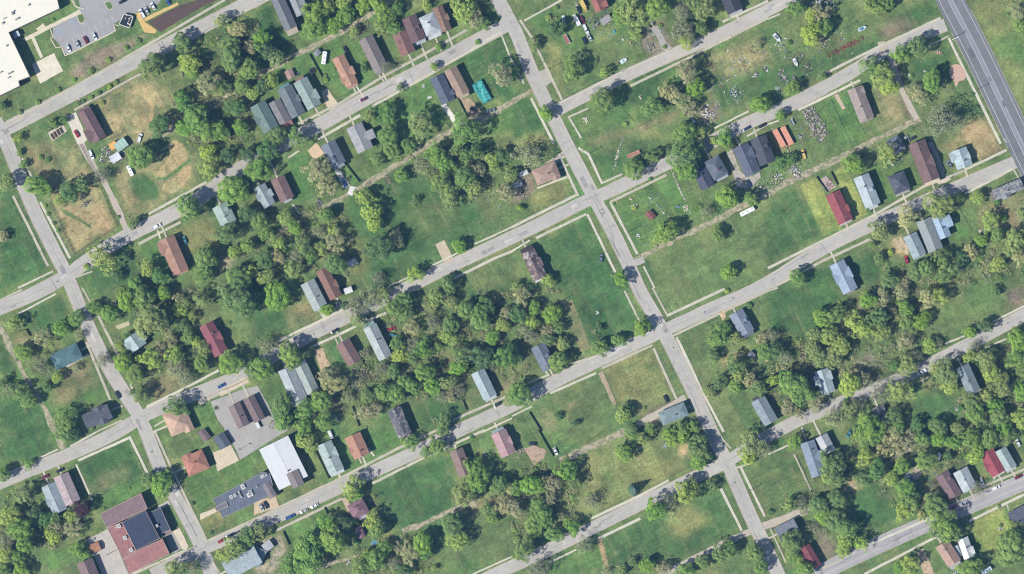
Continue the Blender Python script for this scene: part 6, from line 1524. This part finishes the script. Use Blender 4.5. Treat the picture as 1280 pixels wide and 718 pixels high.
heap('13', 132, 135, 5.2, 2.6, 60, WH, 'pale scrap strewn along the alley edge')
heap('13', 90, 8, 4.5, 2.8, 44, [(206, 150, 130), (190, 170, 150), (120, 112, 104)], 'broken boards just below the orange containers')
heap('13', 300, 205, 3.4, 3.6, 40, [(206, 196, 190), (160, 120, 120), (120, 130, 110)], 'patio clutter behind the crimson-roofed house')
heap('13', 640, 80, 3, 4, 26, [(170, 172, 160), (130, 134, 110)], 'grey clutter in the garden behind the dark hipped house')
heap('13', 905, 95, 2.4, 3.0, 20, [(130, 140, 140), (180, 184, 180)], 'clutter beside the grey car at the pale blue corner house')
heap('13', 1060, 436, 2.0, 1.6, 8, [(230, 214, 200)], 'pale block on the weedy lawn right of the sky-blue house')
heap('13', 1135, 262, 4, 3, 36, [(180, 178, 174), (130, 122, 114)], 'fallen boards at the end of the tumbledown grey house')
heap('23', 945, 600, 2.4, 2.2, 20, WH, 'white rubbish on the lawn corner below the skylight house')
heap('23', 178, 340, 2.0, 4, 20, [(190, 150, 140), (150, 140, 130)], 'pinkish rubbish strip among dense trees')
heap('23', 248, 480, 1.0, 5.0, 20, [(80, 130, 190), (150, 170, 196)], 'blue tarpaulin strip along the pale blue hipped house')
heap('23', 535, 630, 1.4, 3.8, 20, [(60, 90, 160), (200, 204, 210)], 'blue scrap beside the ruined grey shack')
heap('21', 520, 430, 5.4, 6.6, 150, [(92, 78, 74), (124, 110, 104), (70, 64, 62), (170, 166, 166), (140, 112, 104)], 'charred rubble where the rear of the brown house burned', 'h', 1.4, 'rubble', None)['kind'] = 'stuff'
heap('21', 520, 490, 3.0, 3.4, 46, [(196, 200, 208), (130, 132, 140)], 'pale ash-grey debris at the end of the charred shell')
heap('21', 410, 655, 1.8, 2.4, 16, [(150, 160, 170), (110, 114, 120)], 'grey tarpaulin heap above the weathered green house')
heap('21', 280, 645, .9, 1.4, 6, [(240, 242, 242)], 'white bundle among trees below the silver house')
heap('21', 825, 112, 1.2, 1.0, 6, [(224, 226, 226)], 'white bundle in the clearing among the central trees')
heap('21', 485, 605, 2.0, 1.6, 10, [(240, 240, 240)], 'white stacked boxes above the street beside the white shed') if False else None
heap('22', 425, 125, 1.4, 1.8, 8, [(190, 200, 190)], 'pale slab on the deep green lawn', h=.25)
heap('22', 770, 612, 1.2, 1.2, 8, [(60, 60, 62)], 'small dark objects on the cracked concrete yard')
heap('01', 520, 150, 5, 6.5, 90, [(120, 110, 104), (90, 92, 84), (160, 154, 146), (140, 104, 92)], 'charred brushy debris behind the long taupe house', 'h', 1.2)
heap('01', 866, 485, 1.2, 2.4, 10, [(240, 240, 240)], 'white scrap left of the dark slate house')
heap('01', 836, 430, 1.0, 1.4, 6, [(220, 222, 220)], 'pale bundle on the lawn left of the dark slate house')
heap('01', 205, 372, 1.6, 1.8, 12, WH, 'white clutter between the pinkish shed and the pale green house')
heap('10', 432, 292, 4.4, 2.0, 26, [(110, 110, 112), (196, 190, 176), (80, 78, 76)], 'grey and pale clutter at the upper edge of the sandy playground', 's', .7)
heap('mk', 500, 330, 3.6, 1.6, 34, [(110, 112, 118), (230, 230, 232), (150, 130, 110)], 'pale clutter beside the orange canopy tent', 'h', 1.0)
heap('mk', 600, 355, 3.0, 2.6, 40, [(150, 140, 130), (220, 222, 226), (90, 96, 104), (180, 120, 90)], 'mixed clutter right of the white ridge tent', 'h', 1.0)
heap('mk', 430, 392, 1.8, 1.2, 10, WH, 'white clutter left of the white ridge tent')
heap('11', 315, 292, 3.2, 2.0, 18, [(70, 72, 78), (150, 152, 156)], 'dark scrap beside the alley below the brown cottage')
heap('11', 660, 180, 3.4, 2.4, 30, [(160, 140, 130), (140, 130, 110)], 'brown rubble by the alley at the meadow edge')
heap('33', 1160, 490, 1.6, 2.0, 10, WH, 'white stones on the lawn below the broad street')
heap('33', 925, 690, 3.0, 2.0, 30, WH, 'pale clutter at the rear of the tan two-tone house')
heap('31', 460, 660, 1.2, 2.0, 10, WH, 'white bundle beside the overgrown lower alley')
heap('31', 1145, 120, 1.8, 1.6, 8, [(220, 214, 196)], 'pale slab on the lawn left of the rose-roofed house')
heap('31', 1178, 172, 1.8, 1.4, 8, [(232, 222, 200)], 'cream slab on the lawn below the rose-roofed house')
heap('32', 765, 75, 2.0, 2.2, 14, [(180, 200, 200), (130, 140, 140)], 'pale blue-grey scrap above the lower central meadow')
heap('32', 40, 105, 3.0, 3.6, 30, [(220, 200, 190), (150, 130, 120)], 'pinkish rubble left of the bare dirt yard')
def litter():
    mb = MB(); ms = [plain(c, .85) for c in ((226, 226, 222), (186, 184, 180), (140, 132, 124), (92, 90, 90), (120, 140, 168), (176, 120, 98))]
    for t, n, s in (('02', 230, "940,320 1276,220 1276,500 1030,560 930,620 880,580"), ('03', 300, "0,150 300,130 540,200 260,360 60,480 0,460"), ('03', 110, "0,560 170,540 320,718 0,718"), ('13', 190, "0,60 330,60 180,180 0,250"), ('12', 170, "1060,190 1276,120 1276,270 1180,300"), ('02', 130, "300,0 520,60 500,200 340,170"), ('21', 110, "440,380 600,360 620,520 420,500"), ('mk', 120, "430,300 640,320 600,420 420,430"), ('12', 110, "500,290 960,180 900,380 640,520"), ('02', 90, "640,160 740,110 810,240 690,285"), ('11', 60, "930,230 1276,230 1276,420 1180,300"), ('33', 60, "820,120 1000,150 860,300 760,240"), ('31', 60, "0,560 140,540 110,718 0,718")):
        pl = pts(t, s); ax = [p[0] for p in pl]; ay = [p[1] for p in pl]; k = 0
        cl = [(random.uniform(min(ax), max(ax)), random.uniform(min(ay), max(ay))) for _ in range(9)]
        while k < n:
            if random.random() < .6: q = random.choice(cl); x, y = random.gauss(q[0], 2.2), random.gauss(q[1], 2.2)
            else: x, y = random.uniform(min(ax), max(ax)), random.uniform(min(ay), max(ay))
            k += 1
            if not inpoly(np.array([x]), np.array([y]), pl)[0]: continue
            w_ = random.uniform(.18, .6); mb.box((x, y, .12), (w_ * random.uniform(.8, 3.2), w_, random.uniform(.1, .4)), random.uniform(0, 3.1), random.randrange(6), .85, random.uniform(-.2, .2))
    tag(mb.build('litter', ms), 'small scraps and boards strewn over the untidy lots', None, None, 'stuff')
litter()
def rubble():
    mb = MB(); ms = [plain(c, .85) for c in ((196, 190, 184), (156, 146, 142), (120, 110, 106), (178, 162, 146), (100, 110, 84))]
    pl = pts('03', "168,550 228,528 268,600 306,662 258,714 222,680"); ax = [p[0] for p in pl]; ay = [p[1] for p in pl]; n = 0
    while n < 360:
        x, y = random.uniform(min(ax), max(ax)), random.uniform(min(ay), max(ay))
        if not inpoly(np.array([x]), np.array([y]), pl)[0]: continue
        s = random.uniform(.25, .85); mb.box((x, y, random.uniform(.05, .5)), (s * random.uniform(.8, 2.4), s, s * .6), random.uniform(0, 3.1), random.randrange(5), .8, random.uniform(-.4, .4)); n += 1
    tag(mb.build('rubble', ms), 'pale rubble of a collapsed house filling a narrow lot', None, None, 'stuff')
rubble()
# pools, trampoline, bins
def pool(t, x, y, r, lab, ry=1.0, d=0, col=(84, 148, 172), wall=(206, 206, 200), h=1.1, cat='pool'):
    root = empty('garden_pool', (*P(t, x, y), 0), angle(d)); tag(root, lab, cat); n = 24; mb = MB(); w = MB()
    for i in range(n):
        a0, a1 = 2 * math.pi * i / n, 2 * math.pi * (i + 1) / n
        f = lambda a, k, z: (math.cos(a) * r * k, math.sin(a) * r * ry * k, z)
        mb.add([f(a0, 1, 0), f(a1, 1, 0), f(a1, 1, h), f(a0, 1, h), f(a1, .9, h), f(a0, .9, h), f(a1, .9, h - .25), f(a0, .9, h - .25)], [(0, 1, 2, 3), (3, 2, 4, 5), (5, 4, 6, 7)])
    w.face([(math.cos(2 * math.pi * i / n) * r * .91, math.sin(2 * math.pi * i / n) * r * ry * .91, h - .15) for i in range(n)])
    mb.build('rim', plain(wall, .6), root); w.build('water', gloss(col), root)
pool('31', 592, 560, 2.3, 'small oval blue pool in a tree-shaded garden below the plum hipped house', .6, 20)
pool('33', 703, 235, 2.7, 'round above-ground pool with dark cover beside a pale deck', 1, 0, (70, 84, 96), (220, 222, 220))
def trampoline(t, x, y, lab):
    root = empty('trampoline', (*P(t, x, y), 0)); tag(root, lab, 'trampoline'); a = MB(); a.disc((0, 0, .9), 1.8); a.build('mat', RUBBER, root); b = MB()
    for i in range(20):
        p = lambda k, r: (math.cos(k * math.pi / 10) * r, math.sin(k * math.pi / 10) * r, .93)
        b.face([p(i, 1.8), p(i, 2.25), p(i + 1, 2.25), p(i + 1, 1.8)][::1])
    b.build('rim_pad', plain((60, 66, 78), .6), root); root.scale = (.8, .8, 1)
    for i in range(4):
        q = MB(); an = i * math.pi / 2; q.tube((math.cos(an) * 2.1, math.sin(an) * 2.1, 0), (math.cos(an) * 2.1, math.sin(an) * 2.1, .9), .05); q.build('leg', plain((150, 152, 156), .4), root)
trampoline('01', 280, 355, 'round black trampoline on the fenced lawn left of the salmon-roofed house')
c = P('sc', 842, 138); be = empty('bin_enclosure', (*c, .1)); tag(be, 'white-walled rubbish enclosure with dark bins at the school lot corner', 'bin enclosure')
pl = [(x - c[0], y - c[1]) for x, y in pts('sc', "826,96 888,112 862,188 794,164")]
for a, b in zip(pl, pl[1:] + pl[:1]):
    mb = MB(); L = math.dist(a, b); mb.box(((a[0] + b[0]) / 2, (a[1] + b[1]) / 2, 1.2), (L - .35, .35, 2.4), math.atan2(b[1] - a[1], b[0] - a[0])); mb.build('wall', plain((236, 232, 222), .8), be)
mb = MB(); mb.prism(inset(pl, .3)[0], 0, .06); mb.build('slab', concrete_mat((230, 226, 214)), be)
for x, y, L in ((828, 150, 3.0), (868, 142, 3.2), (850, 116, 2.2)):
    q = P('sc', x, y); d = empty('rubbish_bin', (*q, .17), R(65) if x != 850 else ST); tag(d, {828: 'dark rubbish skip at the left wall of the white bin enclosure', 868: 'dark rubbish skip at the right wall of the white bin enclosure', 850: 'small dark bin at the top of the white bin enclosure'}[x], 'bin')
    mb = MB(); mb.box((0, 0, .75), (L, 1.5, 1.3)); mb.build('body', plain((54, 58, 62), .6), d); mb = MB(); mb.box((0, 0, 1.45), (L + .1, 1.6, .08)); mb.box((0, 0, 1.5), (.1, 1.5, .08)); mb.build('lid', plain((40, 42, 46), .5), d)
for i, (x, y) in enumerate(((262, 682), (276, 672), (291, 661), (306, 652))):
    q = P('00', x, y); lab = ['planting bed farthest from the red car, on the pale slab', 'planting bed second from the left on the pale slab', 'planting bed third from the left on the pale slab', 'planting bed closest to the red car, on the pale slab'][i]
    root = empty('raised_bed', (*q, .2), R(-62)); tag(root, lab, 'planting bed', 'raised planting beds'); mb = MB(); mb.box((0, 0, .2), (3.6, 1.2, .4)); mb.build('box', plain((120, 104, 90), .9), root); mb = MB(); mb.box((0, 0, .41), (3.4, 1.0, .06)); mb.build('soil', dirt_mat((78, 66, 58), .4), root)
# stubble in the dry field and leaf litter are part of the ground sheet

# ------------------------------------------------------------------ LIGHT AND CAMERA
w = bpy.data.worlds.new('World'); scn.world = w; w.use_nodes = True; nt = w.node_tree
sky = nt.nodes.new('ShaderNodeTexSky'); sky.sky_type = 'NISHITA'; sky.sun_disc = False; sky.sun_elevation = R(SUN_EL)
dv = (math.cos(R(SUN_AZ)) * math.cos(R(SUN_EL)), math.sin(R(SUN_AZ)) * math.cos(R(SUN_EL)), math.sin(R(SUN_EL)))
sky.sun_rotation = math.atan2(dv[0], dv[1]) % (2 * math.pi); sky.air_density = 1.0; sky.dust_density = .6; sky.ozone_density = 3.0
nt.links.new(sky.outputs[0], nt.nodes['Background'].inputs[0]); nt.nodes['Background'].inputs[1].default_value = .08
sun = bpy.data.lights.new('sun', 'SUN'); sun.energy = 4.7; sun.angle = R(.5); sun.color = (1.0, .96, .89)
so = bpy.data.objects.new('sun', sun); link(so); so.rotation_euler = Vector(dv).to_track_quat('Z', 'Y').to_euler(); so.location = (-200, -120, 300)
hz = MB(); hz.box((0, 0, 1209.0), (5000, 5000, 2422)); m = bpy.data.materials.new('air'); m.use_nodes = True; nt = m.node_tree; nt.nodes.remove(nt.nodes['Principled BSDF'])
pv = nt.nodes.new('ShaderNodeVolumePrincipled'); pv.inputs['Color'].default_value = (.24, .52, 1.0, 1); pv.inputs['Density'].default_value = .000028; pv.inputs['Anisotropy'].default_value = .0
nt.links.new(pv.outputs[0], nt.nodes['Material Output'].inputs['Volume'])
tag(hz.build('haze', m), 'thin pale summer haze in the air above the streets', None, None, 'stuff')
cam = bpy.data.cameras.new('camera'); cam.sensor_width = 36; HT = 2400.0; cam.lens = 36 * HT / (1280 * S); cam.clip_start = 100; cam.clip_end = 12000
co = bpy.data.objects.new('camera', cam); link(co); co.location = (0, 0, HT); scn.camera = co
scn.view_settings.view_transform = 'Standard'; scn.view_settings.look = 'None'; scn.view_settings.exposure = .76; scn.view_settings.gamma = 1.0; scn.view_settings.use_curve_mapping = False
scn.cycles.filter_width = 1.15; scn.cycles.max_bounces = 5; scn.cycles.diffuse_bounces = 2; scn.cycles.transmission_bounces = 2; scn.cycles.transparent_max_bounces = 4
scn.cycles.use_adaptive_sampling = False
